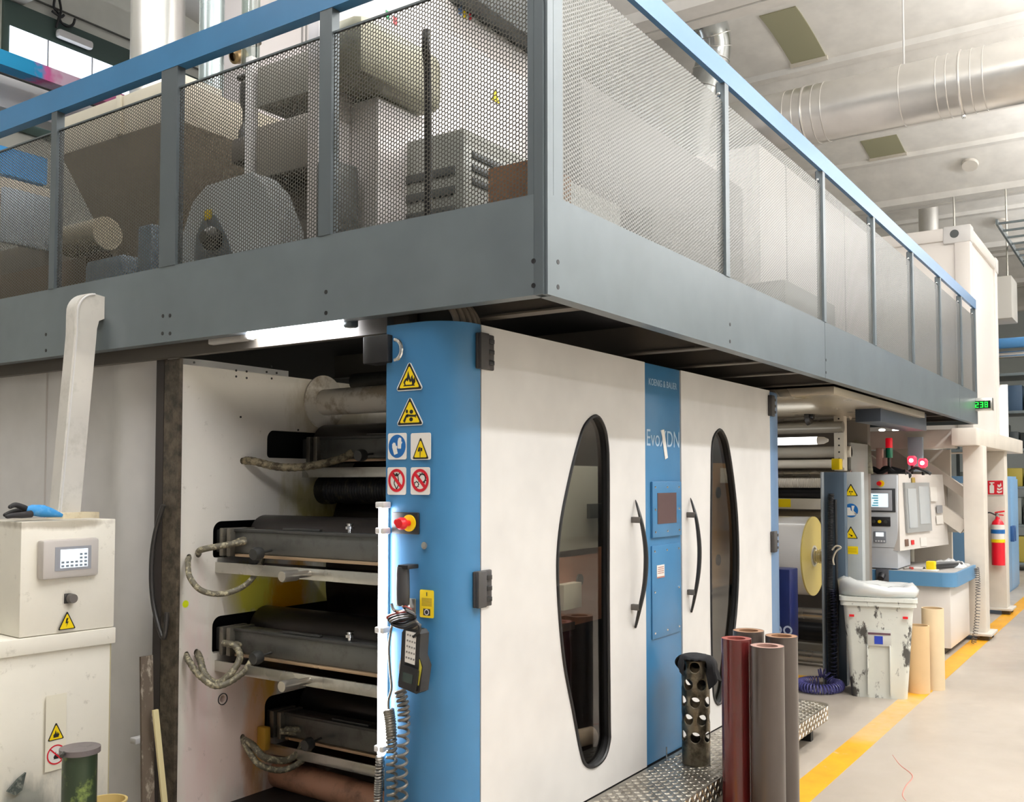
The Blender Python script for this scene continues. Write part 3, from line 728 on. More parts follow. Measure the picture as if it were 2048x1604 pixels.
# prohibitions
for k, (u, nm) in enumerate(((794, 'white plate with a red circle crossing out a necktie'), (841, 'white plate with a red circle crossing out gear wheels'))):
    q = sg(u, 989.5); ff = frX(CXF, q.y, q.z); ph2 = sg(u, 934.5).z - q.z; r = pw * .43; cy = ph2 * .52
    g = decal(pr, 'prohibition_sign', signw, ff, [rrect(-pw * .48, pw * .48, 0, ph2, .008)], .0005, .002, nm)
    if k == 0:
        decal(g, 'pictogram', signk, ff, [bar2(-.18 * r, .45 * r + cy, -.3 * r, -.3 * r + cy, .004), bar2(-.3 * r, -.3 * r + cy, 0, -.8 * r + cy, .004), bar2(0, -.8 * r + cy, .28 * r, -.3 * r + cy, .004), bar2(.28 * r, -.3 * r + cy, .15 * r, .45 * r + cy, .004), bar2(-.5 * r, .8 * r + cy, -.15 * r, .45 * r + cy, .004), bar2(.45 * r, .8 * r + cy, .15 * r, .45 * r + cy, .004), circ(0, .52 * r + cy, .16 * r, 10)], .0026, .0005)
    else:
        def gear(ox, oy, R0, R1, n):
            o = []
            for i in range(n * 4):
                a = 2 * PI * i / (n * 4); rr = R1 if i % 4 < 2 else R0; o.append((ox + rr * math.cos(a), oy + rr * math.sin(a)))
            return o
        for (ox, oy, R1, n) in ((-.42 * r, cy - .36 * r, .32 * r, 8), (.25 * r, cy + .2 * r, .52 * r, 12)):
            o_, U, V, N = ff; t3 = lambda P: [o_ + U * x + V * y + N * .0026 for x, y in P]
            MB().holed(t3(gear(ox, oy, R1 * .78, R1, n)), [t3(circ(ox, oy, R1 * .6, 20))], N * .0005).build('gear_pictogram', signk, g, smooth=False)
    o_, U, V, N = ff; ry = ph2 * .42; rx = pw * .43
    o3 = lambda P, l=.0034: [o_ + U * x + V * y + N * l for x, y in P]
    MB().holed(o3(circ(0, cy, rx, 40, ry)), [o3(circ(0, cy, rx - .011, 40, ry - .011))], N * .0005).prism(o3(bar2(-rx * .68, cy + ry * .68, rx * .68, cy - ry * .68, .013), .0035), N * .0005).build('prohibition_ring', signr, g, smooth=False)
# corner rivets of the plates
def emergency():
    a, b = sg(787, 1067), sg(840, 1025)
    e = MB().box(CXF - .012, CXF, b.y, a.y, a.z, b.z, .004).build('emergency_stop', black, pr, 'black control plate with red mushroom button on a yellow collar')
    q = sg(823, 1046)
    MB().lathe([(.032, 0), (.032, 1), (.02, 1), (0, 1)], (CXF - .012, q.y, q.z), (CXF - .018, q.y, q.z), 28).build('yellow_collar', yellow, e)
    MB().lathe([(.012, 0), (.012, .5), (.023, .55), (.024, .8), (.018, 1), (0, 1)], (CXF - .018, q.y, q.z), (CXF - .075, q.y, q.z), 20).build('stop_button', red, e)
    q = sg(802, 1044)
    MB().lathe([(.014, 0), (.014, .5), (.011, 1), (0, 1)], (CXF - .012, q.y, q.z), (CXF - .03, q.y, q.z), 16).build('start_button', red, e)
    q = sg(850, 1091)
    MB().lathe([(.014, 0), (.014, .6), (.007, .65), (0, .65)], (CXF, q.y, q.z), (CXF - .01, q.y, q.z), 16).build('key_lock', chrome, pr)
emergency()
a, b = sg(840, 1234), sg(868, 1181)
yl = decal(pr, 'instruction_label', yellow, frX(CXF, (a.y + b.y) / 2, a.z), [rrect(-(a.y - b.y) / 2, (a.y - b.y) / 2, 0, b.z - a.z, .006)], .0004, .001, 'yellow safety instruction label')
yf = frX(CXF, (a.y + b.y) / 2, a.z); lw, lh = a.y - b.y, b.z - a.z
decal(yl, 'print_line', mat('label_olive', (176, 150, 10), .5), yf, [rect(-lw * .36, lw * .36, lh * k, lh * k + .0035) for k in (.42, .47, .52, .57, .62, .67)], .0015, .0003)
decal(yl, 'pictogram', signk, yf, [rect(-lw * .25, lw * .25, lh * .08, lh * .32), rect(-.002, .002, lh * .78, lh * .92)], .0015, .0003)
decal(yl, 'pictogram_ring', signw, yf, [circ(0, lh * .2, lw * .17)], .002, .0002)
decal(yl, 'pictogram_core', signk, yf, [circ(0, lh * .2, lw * .12)], .0023, .0002)
# latch at the column top
q = sg(785, 700)
MB().box(CXF - .03, CXF + .05, q.y + .0, q.y + .13, q.z - .05, q.z + .06, .006).build('door_catch', black, pr)
q1 = sg(808, 700)
MB().tube([(CXF - .02, q1.y + .03 - .035 * math.sin(a), q1.z + .04 * math.cos(a)) for a in [PI * k / 10 for k in range(11)]], .008, 8).build('catch_hook', chrome, pr)
# ================================================================ LOOSE THINGS BY THE PRESS
# chequer-plate step
tread = None
def tread_mat():
    t = NT('chequer_plate'); c = lin((176, 170, 160))
    t.b.inputs['Metallic'].default_value = .85; t.b.inputs['Roughness'].default_value = .32
    t.l(t.mix(t.ramp(t.noise(5, 5), .35, .65), lin((128, 122, 112)), lin((190, 184, 174))), t.b.inputs['Base Color'])
    return t.m
tm = tread_mat()
def step():
    x0, x1, y0, y1, zt, r = 3.2, 6.46, 1.84, 2.205, .2, .09
    t = thing('tread_step', (4.8, 2.02, 0), 'chequer plate metal step in front of the white press doors', 'step')
    pts = [(x0, y1), (x0, y0)]
    for k in range(7):
        a = -PI / 2 + PI / 2 * k / 6; pts.append((x1 - r + r * math.cos(a), y0 + r + r * math.sin(a)))
    pts += [(x1, y1)]
    MB().prism([(x, y, zt - .006) for x, y in pts], (0, 0, .006)).build('tread_plate', tm, t)
    sk = [(x, y) for x, y in pts[1:]]
    mb = MB()
    mb.prism([(x, y, zt - .09) for x, y in pts], (0, 0, .084))
    mb.build('step_skirt', tm, t)
    for x in (3.4, 4.6, 5.6, 6.2): MB().box(x, x + .05, y0 + .06, y1 - .05, 0, zt - .09).build('leg', blackm, t)
    # raised five-bar studs on tread and skirt
    mb = MB(); n = 0; s = .034; i = 0
    x = x0 + .02
    while x < x1 - .02:
        j = 0; y = y0 + .018
        while y < y1 - .012:
            if not (x > x1 - r and y < y0 + r * .6):
                a = .6 if (i + j) % 2 else -.6 + PI; L = .020; wd = .0055
                c, sn = math.cos(a), math.sin(a)
                P = [(L, 0), (L * .5, wd), (-L * .5, wd), (-L, 0), (-L * .5, -wd), (L * .5, -wd)]
                b = [(x + p * c - q * sn, y + p * sn + q * c, zt) for p, q in P]; tp = [(x + (p * c - q * sn) * .7, y + (p * sn + q * c) * .7, zt + .004) for p, q in P]
                k0 = len(b); mb.add(b + tp, [(m, (m + 1) % 6, 6 + (m + 1) % 6, 6 + m) for m in range(6)] + [tuple(range(6, 12))])
            y += .031; j += 1
        for j, z in enumerate((.122, .155, .185)):
            a = .9 if (i + j) % 2 else -.9; c, sn = math.cos(a), math.sin(a); L = .019; wd = .0052
            if x < x1 - r:
                P = [(L, 0), (L * .5, wd), (-L * .5, wd), (-L, 0), (-L * .5, -wd), (L * .5, -wd)]
                b = [(x + p * c - q * sn, y0, z + p * sn + q * c) for p, q in P]; tp = [(x + (p * c - q * sn) * .7, y0 - .004, z + (p * sn + q * c) * .7) for p, q in P]
                mb.add(b + tp, [(m, (m + 1) % 6, 6 + (m + 1) % 6, 6 + m) for m in range(6)] + [tuple(range(6, 12))])
        x += .031; i += 1
    tag(mb.build('tread_studs', tm, t, smooth=False), None, None, kind='stuff')
step()
# printing sleeves standing on end
def sleeve(x, y, h, r, m, endm, label, cat='sleeve', name='printing_sleeve', wall=.028, g='printing sleeves standing by the step'):
    t = thing(name, (x, y, 0), label, cat, g)
    MB().ring((x, y, 0), (x, y, h), r, r - .002, 48).build('outer_skin', m, t)
    MB().lathe([(r - .002, 0), (r - .002, 1), (r - wall, 1), (r - wall, 0)], (x, y, .001), (x, y, h - .001), 48, closed=True).build('core', endm, t)
    return t
maroon = mat('maroon_sleeve', (88, 29, 29), .22, coat=.4, fine=.06)
greyb = mat('brown_grey_sleeve', (74, 65, 60), .3, coat=.2, fine=.05)
corem = mat('sleeve_core', (176, 140, 128), .5)
coreb = mat('sleeve_core_brown', (150, 112, 84), .55)
sleeve(4.50, 1.732, .894, .0715, maroon, mat('sleeve_core_red', (140, 70, 62), .5), 'dark red glossy sleeve, the only red one in the group beside the step')
sleeve(4.46, 1.566, .880, .0775, greyb, corem, 'brown grey sleeve at the front of the group, touching the red one')
sleeve(4.70, 1.745, .905, .076, greyb, coreb, 'brown grey sleeve mostly hidden behind the red and front ones')
sleeve(4.69, 1.575, .895, .077, greyb, coreb, 'brown grey sleeve on the right of the group, behind the front one')
# perforated steel sleeve with a black cloth over it
def perf_sleeve():
    x, y, z0, z1, r = 4.70, 2.03, .2042, .735, .072
    t = thing('perforated_tube', (x, y, z0), 'grimy steel tube with rows of round holes standing on the chequer plate step', 'tube')
    bm = bmesh.new(); seg = 96; rows = 72
    nz = lambda k: z0 + (z1 - z0) * k / rows
    V = [[bm.verts.new((x + r * math.cos(2 * PI * i / seg), y + r * math.sin(2 * PI * i / seg), nz(k))) for i in range(seg)] for k in range(rows + 1)]
    H = []
    for k in range(5):
        for i in range(6): H.append((2 * PI * (i + .5 * (k % 2)) / 6 + .35, z0 + .145 + .088 * k))
    for k in range(rows):
        for i in range(seg):
            a = 2 * PI * (i + .5) / seg; zc = (nz(k) + nz(k + 1)) / 2
            if any(math.hypot(((a - ha + PI) % (2 * PI) - PI) * r, zc - hz) < .0255 for ha, hz in H): continue
            bm.faces.new((V[k][i], V[k][(i + 1) % seg], V[k + 1][(i + 1) % seg], V[k + 1][i]))
    # pull the ragged borders of the holes onto true circles
    for k in range(rows + 1):
        for i in range(seg):
            v = V[k][i]
            if not v.link_faces: bm.verts.remove(v); continue
            if 0 < k < rows and len(v.link_faces) < 4:
                a = 2 * PI * i / seg
                ha, hz = min(H, key=lambda q: math.hypot(((a - q[0] + PI) % (2 * PI) - PI) * r, v.co.z - q[1]))
                dx = ((a - ha + PI) % (2 * PI) - PI) * r; dz = v.co.z - hz; d = math.hypot(dx, dz)
                if d > 1e-6:
                    dx *= .0268 / d; dz *= .0268 / d; aa = ha + dx / r
                    v.co = (x + r * math.cos(aa), y + r * math.sin(aa), hz + dz)
    mb = MB(); mb.bm.free(); mb.bm = bm
    o = mb.build('tube_wall', mat('grimy_steel', (120, 112, 96), .35, metal=.8, dirt=.8, dcol=(30, 26, 20), scale=14, thr=(.45, .6)), t)
    md = o.modifiers.new('wall', 'SOLIDIFY'); md.thickness = .004; md.offset = -1
    # cloth
    c = bmesh.new(); N = 44; rnd = random.Random(3); R0 = .09
    G = {}
    for i in range(N + 1):
        for j in range(25):
            a = 2 * PI * i / N; f = j / 24
            ext = .17 + .045 * math.sin(a * 2 + .6) + .05 * math.sin(a + 2.2) + .015 * math.sin(5 * a)
            s = f * ext * 1.15
            if s < .078: rr, zz = s, z1 + .012 + .01 * math.sin(3 * a) * f
            else:
                d = s - .078; rr = .079 + d * .30 + .012 * math.sin(7 * a + 1) * min(1, d * 12) + .006 * math.sin(13 * a) * min(1, d * 12); zz = z1 + .012 - d * .93
                rr += .012 * math.sin(min(1, d * 14) * PI)
            G[i, j] = c.verts.new((x + rr * math.cos(a), y + rr * math.sin(a), zz))
    for i in range(N):
        for j in range(24): c.faces.new((G[i, j], G[i + 1, j], G[i + 1, j + 1], G[i, j + 1]))
    bmesh.ops.remove_doubles(c, verts=c.verts, dist=.0002)
    # leave the front open, as the cloth hangs off both sides
    cam2 = math.atan2(-y, -x)
    dl = []
    for f in c.faces:
        p = f.calc_center_median(); a = math.atan2(p.y - y, p.x - x); da = abs((a - cam2 + PI) % (2 * PI) - PI)
        if da < .62 and p.z < z1 + .004: dl.append(f)
    bmesh.ops.delete(c, geom=dl, context='FACES')
    mb = MB(); mb.bm.free(); mb.bm = c
    o = mb.build('black_cloth', mat('black_cloth', (16, 16, 19), .95, bump=.4, bscale=90), None)
    md = o.modifiers.new('thick', 'SOLIDIFY'); md.thickness = .007; md.offset = 1
    md = o.modifiers.new('soft', 'SUBSURF'); md.levels = 1; md.render_levels = 1
    tag(o, 'black cloth rag draped over the top of the perforated steel tube', 'cloth')
perf_sleeve()
def bolt_on_step():
    p = at(1333, 1523, Z=.2)
    t = thing('loose_bolt', (p.x, p.y, .2022), 'small steel bolt standing upright on the step left of the perforated tube', 'bolt')
    MB().cyl((p.x, p.y, .208), (p.x, p.y, .275), .004, 10).build('shank', chrome, t)
    MB().cyl((p.x, p.y, .2022), (p.x, p.y, .208), .009, 6).build('head', chrome, t)
bolt_on_step()
# tube light under the left fascia
def fascia_light():
    a, b = at(500, 667, X=2.90), at(690, 648, X=2.90)
    z = (a.z + b.z) / 2
    t = thing('tube_light', (2.9, (a.y + b.y) / 2, z), 'glowing tube light mounted along the lower edge of the walkway above the ink decks', 'light')
    MB().tube([(2.9, a.y, z), (2.9, b.y, z)], .019, 20).build('lit_tube', tube_on, t)
    MB().box(2.885, 2.93, a.y, a.y + .05, z - .022, z + .022, .008).box(2.91, 2.945, a.y + .05, a.y + .30, z - .02, z + .02, .006).build('end_cap', mat('light_grey_plastic', (190, 188, 184), .4), t)
    MB().box(2.885, 2.93, b.y - .05, b.y, z - .022, z + .022, .008).build('end_cap', grey_dk, t)
    MB().box(2.87, 2.93, b.y - .04, a.y + .02, z + .022, z + .032, .003).build('reflector', silver, t)
fascia_light()
def column_light():
    a, b = at(764, 1015, X=2.84), at(764, 1508, X=2.84)
    y = (a.y + b.y) / 2
    t = thing('column_light', (2.84, y, b.z), 'bright vertical strip light fixed to the left edge of the blue column', 'light')
    MB().tube([(2.84, y, a.z), (2.84, y, b.z)], .0155, 16).build('lit_tube', mat('lit_tube_strong', (250, 250, 255), .4, emit=32), t)
    MB().box(2.857, 2.868, y - .012, y + .012, b.z, a.z, .002).build('mount_rail', silver, t)
    for z in (a.z + .01, a.z - .09, (a.z + b.z) / 2, b.z + .02):
        MB().box(2.825, 2.868, y - .019, y + .026, z - .012, z + .012, .004).build('clip', white, t)
    return y, b.z
CLY, CLZ = column_light()
def cable(name, px, X, R, turns, r, m, label, straight=None):
    pts = [at(u, v, X=X) for u, v in px]
    mb = MB().tube(coil(pts, R, turns), r, 6)
    o = mb.build(name, m, None); return tag(o, label, 'cable')
wire = mat('coil_wire_grey', (120, 116, 108), .3, metal=.4)
cable('coiled_cable', [(760, 1512), (758, 1560), (756, 1604), (754, 1700), (757, 1800)], 2.83, .013, 34, .005, mat('steel_spiral', (170, 168, 164), .25, metal=.8), 'tight steel spiral cable hanging from the strip light foot')
cable('coiled_cable', [(777, 1420), (781, 1450), (783, 1500), (785, 1604), (788, 1700), (786, 1800)], 2.83, .017, 36, .0062, wire, 'tight grey coiled cable hanging between the strip light and the pendant cable')
cable('coiled_cable', [(800, 1380), (806, 1410), (808, 1450), (804, 1520), (804, 1604), (806, 1700), (805, 1800)], 2.82, .019, 22, .006, mat('coil_wire_dark', (96, 92, 86), .35), 'loosely coiled grey cable hanging below the handheld pendant')
MB_c = MB().tube([at(u, v, X=2.835) for u, v in [(786, 1240), (778, 1290), (780, 1340), (783, 1375), (777, 1400), (777, 1420)]], .005, 8, smooth=8)
tag(MB_c.build('straight_cable', wire), 'thin grey cable running down beside the strip light to its coil', 'cable')
# black handle tool on its hook
def hook_tool():
    t0 = at(806, 1132, X=2.82); b0 = at(806, 1212, X=2.82)
    t = thing('handle_tool', (2.82, t0.y, b0.z), 'black cylindrical grip hanging from the column above the pendant', 'tool')
    MB().lathe([(0, 0), (.02, .01), (.025, .05), (.026, .3), (.025, .8), (.023, .98), (0, 1)], (2.82, b0.y, b0.z), (2.82, t0.y, t0.z), 20).build('grip', mat('rubber_grip', (52, 52, 54), .5), t)
    MB().box(2.80, 2.865, t0.y - .04, t0.y + .01, t0.z - .01, t0.z + .006, .003).build('collar', black, t)
    MB().box(2.8, 2.83, b0.y - .015, b0.y + .018, b0.z - .0, b0.z + .045, .004).build('tape_label', signw, t)
    q = at(820, 1212, X=2.868)
    MB().box(2.862, 2.87, q.y - .03, q.y + .02, q.z - .03, q.z + .03, .003).build('hook_plate', silver, t)
    MB().tube([(2.866, q.y, q.z), (2.83, q.y + .01, q.z - .015), (2.80, q.y + .02, q.z - .01), (2.795, q.y + .03, q.z + .015)], .006, 8, smooth=5).build('hook', chrome, t)
    # snarl of leads
    for k, (m_, o_) in enumerate(((mat('lead_red', (150, 60, 50), .4), 0), (black, .01), (wire, .02), (black, -.01))):
        pts = [at(u + k * 3, v + 4 * k, X=2.81 - .01 * k) for u, v in [(806, 1212), (822, 1222), (790, 1228), (775, 1236), (800, 1244), (826, 1236), (830, 1250), (818, 1262)]]
        MB().tube(pts, .0065, 6, smooth=6).build('lead', m_, t)
hook_tool()
def pendant():
    c = at(826, 1310, X=2.80)
    t = thing('handheld_pendant', (2.80, c.y, c.z), 'black handheld remote control with keypad and small display hanging on the blue column', 'remote control')
    o, U, V, N = frX(2.80, c.y, c.z)
    th = math.radians(8); U2 = U * math.cos(th) - V * math.sin(th); V2 = V * math.cos(th) + U * math.sin(th)
    V2, U2 = (V * math.cos(th) - U * math.sin(th)), (U * math.cos(th) + V * math.sin(th))
    th = -math.radians(9); U2 = U * math.cos(th) + V * math.sin(th); V2 = V * math.cos(th) - U * math.sin(th)
    fr = (o, U2, V2, N)
    px = lambda L: [(x * .0019, y * .0019) for x, y in L]
    body = px([(-20, 50), (12, 54), (20, 48), (24, 5), (36, -12), (36, -62), (28, -68), (-14, -66), (-20, -60), (-20, -20), (-26, 40)])
    P, v = layer(fr, body, .05, -.03); MB().prism(P, v).build('body', black, t)
    P, v = layer(fr, px([(-16, 46), (10, 48), (16, -14), (-9, -14)]), .002, .0205); kp = MB().prism(P, v).build('keypad', signw, t, smooth=False)
    mb = MB()
    for r_ in range(5):
        for q_ in range(4):
            x = -11 + q_ * 6.2 + r_ * .8; y = 40 - r_ * 11
            P, v = layer(fr, px(rect(x, x + 3.4, y - 2, y + 1.5)), .001, .0226); mb.prism(P, v)
    mb.build('keys', mat('key_grey', (130, 126, 124), .5), kp, smooth=False)
    P, v = layer(fr, px(rrect(-14, 30, -64, -20, 4)), .012, .02); b = MB().prism(P, v).build('display_housing', black, t)
    P, v = layer(fr, px(rect(-5, 20, -50, -32)), .001, .0325); MB().prism(P, v).build('display', mat('lcd_dark', (52, 66, 62), .2), b, smooth=False)
    P, v = layer(fr, px([(26, 0), (34, -14), (32, -50), (28, -50), (28, -14)]), .002, .0205); MB().prism(P, v).build('paint_smears', mat('yellow_smear', (190, 180, 60), .5), t, smooth=False)
    MB().tube([o + U2 * -.04 + V2 * .0, o + U2 * -.055 + V2 * -.05, o + U2 * -.045 + V2 * -.09, o + U2 * -.03 + V2 * -.07], .0045, 6, smooth=6).build('lead_loop', signw, t)
    MB().tube([o + V2 * .1, o + V2 * .12 + U2 * .02 + N * .01, at(822, 1262, X=2.79)], .008, 8, smooth=5).build('hanger', wire, t)
pendant()
# ================================================================ LEFT SIDE: DRYER SHELL, CONTROL CABINET
def shell():
    t = thing('dryer_shell', (3.3, 5.8, 0), 'tall white sheet metal housing with a rounded corner behind the control cabinet', 'machine housing')
    X0, r, y0 = 3.03, .30, 4.17
    def prof(z):
        P = [(X0 + .04, 8.0, z), (X0 + .04, 4.98, z), (X0 + .09, 4.96, z), (X0 + .09, 4.72, z)]
        for k in range(13):
            a = PI * .86 + (PI * 1.5 - PI * .86) * k / 12; P.append((X0 + r + r * math.cos(a), y0 + r + r * math.sin(a), z))
        P += [(3.9, y0 + .02, z), (3.9, 8.0, z)]
        return P
    MB().prism(prof(0), (0, 0, 2.285)).build('shell_wall', white, t)
    for y in (5.25, 6.1): MB().box(X0 + .036, X0 + .042, y, y + .012, 0, 2.28).build('seam_strip', mat('seam_pale_grey', (206, 200, 196), .5), t)  # pale grey strips mark the panel seams
    MB().box(X0 + .034, X0 + .041, 4.99, 5.1, 1.2, 1.62, .002).build('torn_tape', mat('torn_tape', (196, 182, 172), .7, dirt=.5, scale=30), t)
shell()
RC = Matrix.Translation((2.3, 4.1, 0)) @ Matrix.Rotation(math.radians(-5), 4, 'Z') @ Matrix.Translation((-2.3, -4.1, 0))
def cabinet():
    t = thing('control_cabinet', (2.45, 4.3, 0), 'ink-smudged white control cabinet with small touch screen under a supply arm', 'control cabinet')
    wd = stained('smudged_cabinet', (243, 238, 224), [(2.35, .22, .12, .18, (90, 100, 90), .6), (2.34, .05, .5, .3, (150, 160, 160), .45), (2.5, 1.46, .2, .03, (150, 140, 120), .6), (2.5, 1.12, .03, .05, (140, 130, 115), .7), (2.45, 1.46, .3, .02, (160, 150, 130), .6)], dirt=.5, dcol=(120, 112, 84))
    up = MB().box(2.29, 2.72, 4.1, 4.5, .975, 1.473, .004).build('upper_box', wd, t, M=RC)
    MB().box(1.9, 2.725, 4.09, 4.55, .90, .972, .004).build('ledge', wd, t, M=RC)
    MB().box(1.9, 2.71, 4.11, 4.55, 0, .90, .004).build('lower_body', wd, t, M=RC)
    MB().box(2.705, 2.725, 4.13, 4.5, 0.0, .9).build('side_edge', mat('aged_cream', (196, 186, 150), .5), t, M=RC)
    c = lambda u, v: at(u, v, Y=4.07)
    g = mat('hmi_grey', (196, 190, 184), .4)
    a, b = c(79, 1160), c(193, 1075)
    h = MB().box(a.x, b.x, 4.045, 4.1, a.z, b.z, .012).build('touch_panel', g, t)
    a2, b2 = c(103, 1142), c(176, 1090)
    MB().box(a2.x, b2.x, 4.043, 4.046, a2.z, b2.z).build('panel_rim', mat('hmi_rim', (150, 152, 158), .4), h)
    a3, b3 = c(110, 1140), c(172, 1092)
    s = MB().box(a3.x + .008, b3.x - .008, 4.041, 4.0435, a3.z + .008, b3.z - .008).build('screen', mat('screen_glow', (225, 235, 245), .3, emit=.9), h)
    k = mat('screen_keys', (120, 130, 140), .4)
    W_, H_ = b3.x - a3.x - .016, b3.z - a3.z - .016
    for r_ in range(4):
        for q_ in range(6):
            if r_ > 1 and q_ < 4: continue
            x = a3.x + .012 + W_ * q_ / 6; z = a3.z + .012 + H_ * r_ / 5
            MB().box(x, x + W_ / 6 * .6, 4.0400, 4.0412, z, z + H_ / 5 * .55).build('screen_key', k, h)
    p = c(140, 1197)
    MB().box(p.x - .02, p.x + .012, 4.08, 4.09, p.z - .022, p.z + .022, .002).build('switch_plate', darkg, t)
    MB().lathe([(.012, 0), (.022, .3), (.02, 1), (0, 1)], (p.x + .006, 4.085, p.z), (p.x + .006, 4.05, p.z), 16).build('switch_knob', mat('knob_grey', (96, 92, 88), .5), t)
    def cf(u, v, Y=4.088): q = at(u, v, Y=Y); return frY(q.x, Y, q.z)
    b_ = decal(t, 'warning_sign', signk, cf(133.5, 1259, 4.072), [rtri(.085, .082, .004)], .0005, .001, 'yellow triangle sign with a lightning bolt')
    decal(b_, 'sign_field', yellow, cf(133.5, 1259, 4.072), [[(x, y + .004) for x, y in rtri(.07, .067, .003)]], .0018, .0005)
    decal(b_, 'pictogram', signk, cf(133.5, 1259, 4.072), [[(-.004, .05), (.006, .052), (.0, .035), (.007, .036), (-.004, .012), (-.001, .028), (-.008, .028)]], .0025, .0004)
    st = decal(t, 'label_strip', mat('strip_cream', (240, 234, 214), .45), cf(110, 1540, 4.087), [rect(-.048, .048, 0, .33)], .0005, .001)
    f = cf(111, 1480, 4.087)
    b_ = decal(t, 'warning_sign', signk, f, [rtri(.078, .078, .004)], .002, .001, 'small yellow triangle sign with a flame')
    decal(b_, 'sign_field', yellow, f, [[(x, y + .004) for x, y in rtri(.064, .063, .003)]], .0032, .0005)
    decal(b_, 'pictogram', signk, f, [[(x * .045, y * .045 + .012) for x, y in flame]], .004, .0004)
    f = cf(111, 1529, 4.087)
    b_ = decal(t, 'prohibition_sign', signw, f, [circ(0, .044, .044)], .002, .001, 'red circle sign forbidding open flames')
    o_, U, V, N = f; o3 = lambda P, l=.0033: [o_ + U * x + V * y + N * l for x, y in P]
    decal(b_, 'pictogram', signk, f, [[(x * .04, y * .045 + .025) for x, y in flame]], .0031, .0004)
    MB().holed(o3(circ(0, .044, .043, 32)), [o3(circ(0, .044, .037, 32))], N * .0005).prism(o3(bar2(-.028, .072, .028, .016, .006), .0036), N * .0005).build('prohibition_ring', signr, b_, smooth=False)
    p = at(33, 1572, Y=4.1)
    mb = MB(); mb.prism([(p.x - .045, 4.1, p.z - .01), (p.x - .01, 4.1, p.z - .035), (p.x + .02, 4.1, p.z - .02), (p.x + .035, 4.1, p.z + .05), (p.x + .0, 4.1, p.z + .03)], (0, -.012, 0))
    mb.build('lock_flap', mat('grimy_flap', (70, 78, 74), .6, dirt=.6, dcol=(200, 200, 190), scale=40), t)
    # supply arm of the cabinet: leg, bend and stub into the walkway
    o = [(2.60, 1.44), (2.672, 2.36), (2.672, 2.46)]
    cx, cz, R = 2.775, 2.47, .103
    for k in range(1, 9):
        a = PI - PI / 2 * k / 8 * .93; o.append((cx + R * math.cos(a), cz + R * math.sin(a)))
    o += [(2.829, 2.565), (2.829, 2.455), (2.80, 2.44), (2.79, 2.40), (2.785, 2.33), (2.715, 1.44)]
    MB().prism([(x, 4.35, z) for x, z in o], (0, .075, 0)).build('supply_arm', mat('arm_white', (222, 218, 210), .35, dirt=.3, dcol=(130, 130, 110), scale=10), t)
    rim = [(x, z) for x, z in o[:11]]
    MB().tube([(x + .012, 4.348, z - .004) for x, z in rim], .005, 6).build('arm_bead', white, t)
    MB().box(2.60, 2.79, 4.30, 4.44, 1.435, 1.50, .004).build('arm_foot', mat('foot_cream', (226, 212, 180), .5, dirt=.5, dcol=(150, 120, 60), scale=12), t)
cabinet()
# gloves on the cabinet
def gloves():
    c = at(70, 1034, Y=4.22)
    t = thing('work_glove', (c.x, 4.22, 1.476), 'crumpled black and blue work glove lying on top of the white control cabinet', 'glove')
    def pt(u, v, y): p = at(u, v, Y=y); return (p.x, y, max(p.z, 1.492))
    MB().tube([pt(124, 1032, 4.2), pt(105, 1026, 4.2), pt(85, 1022, 4.2), pt(62, 1020, 4.2), pt(50, 1018, 4.2)], [.008, .02, .028, .024, .008], 12, smooth=0).build('cuff', mat('glove_blue', (60, 150, 215), .6, dirt=.3, dcol=(190, 220, 240), scale=30), t)
    k = mat('glove_black', (34, 32, 34), .75)
    for pts in ([(58, 1022, 4.21), (44, 1014, 4.2), (30, 1010, 4.2), (20, 1014, 4.19)], [(60, 1024, 4.24), (40, 1022, 4.24), (25, 1024, 4.24), (10, 1030, 4.24)], [(62, 1028, 4.17), (45, 1030, 4.16), (28, 1031, 4.15), (14, 1033, 4.15)]):
        P = [Vector(pt(*q)) for q in pts]
        MB().tube(spline(P, 5), lambda i, n: .016 * (1 - .45 * i / n), 10).sphere(P[-1], .0085, 10).build('finger', k, t)
gloves()
# small stained parts in front
def canister():
    a = at(160, 1500, Y=3.75); z = a.z
    t = thing('ink_canister', (a.x, 3.75, 0), 'dark green ink-stained cylinder with a flat cap standing before the control cabinet', 'canister')
    r = .068
    MB().lathe([(0, 0), (r, 0), (r, 1), (0, 1)], (a.x, 3.75, 0), (a.x, 3.75, z - .01), 36).build('body', mat('green_ink_steel', (52, 66, 48), .35, metal=.3, dirt=.9, dcol=(150, 170, 90), scale=9, thr=(.55, .7)), t)
    MB().lathe([(0, 0), (r + .012, 0), (r + .012, 1), (0, 1)], (a.x, 3.75, z - .01), (a.x, 3.75, z + .012), 36).build('cap', mat('cap_grey', (104, 96, 96), .5, dirt=.6, dcol=(40, 40, 36), scale=22), t)
    MB().tube([(a.x - r - .01, 3.74, z + .006), (a.x - r - .03, 3.72, z + .002)], .009, 8).build('cap_tab', darkg, t)
canister()
p = at(213, 1600, Y=3.9)
t = thing('bucket', (p.x, 3.9, 0), 'yellowish bucket rim just visible beside the green canister', 'bucket')
MB().lathe([(0, 0), (.07, 0), (.082, .97), (.088, .97), (.088, 1), (.078, 1), (.068, .05), (0, .05)], (p.x, 3.9, 0), (p.x, 3.9, p.z - .0), 32).build('pail', mat('pail_yellow', (222, 196, 130), .5), t)
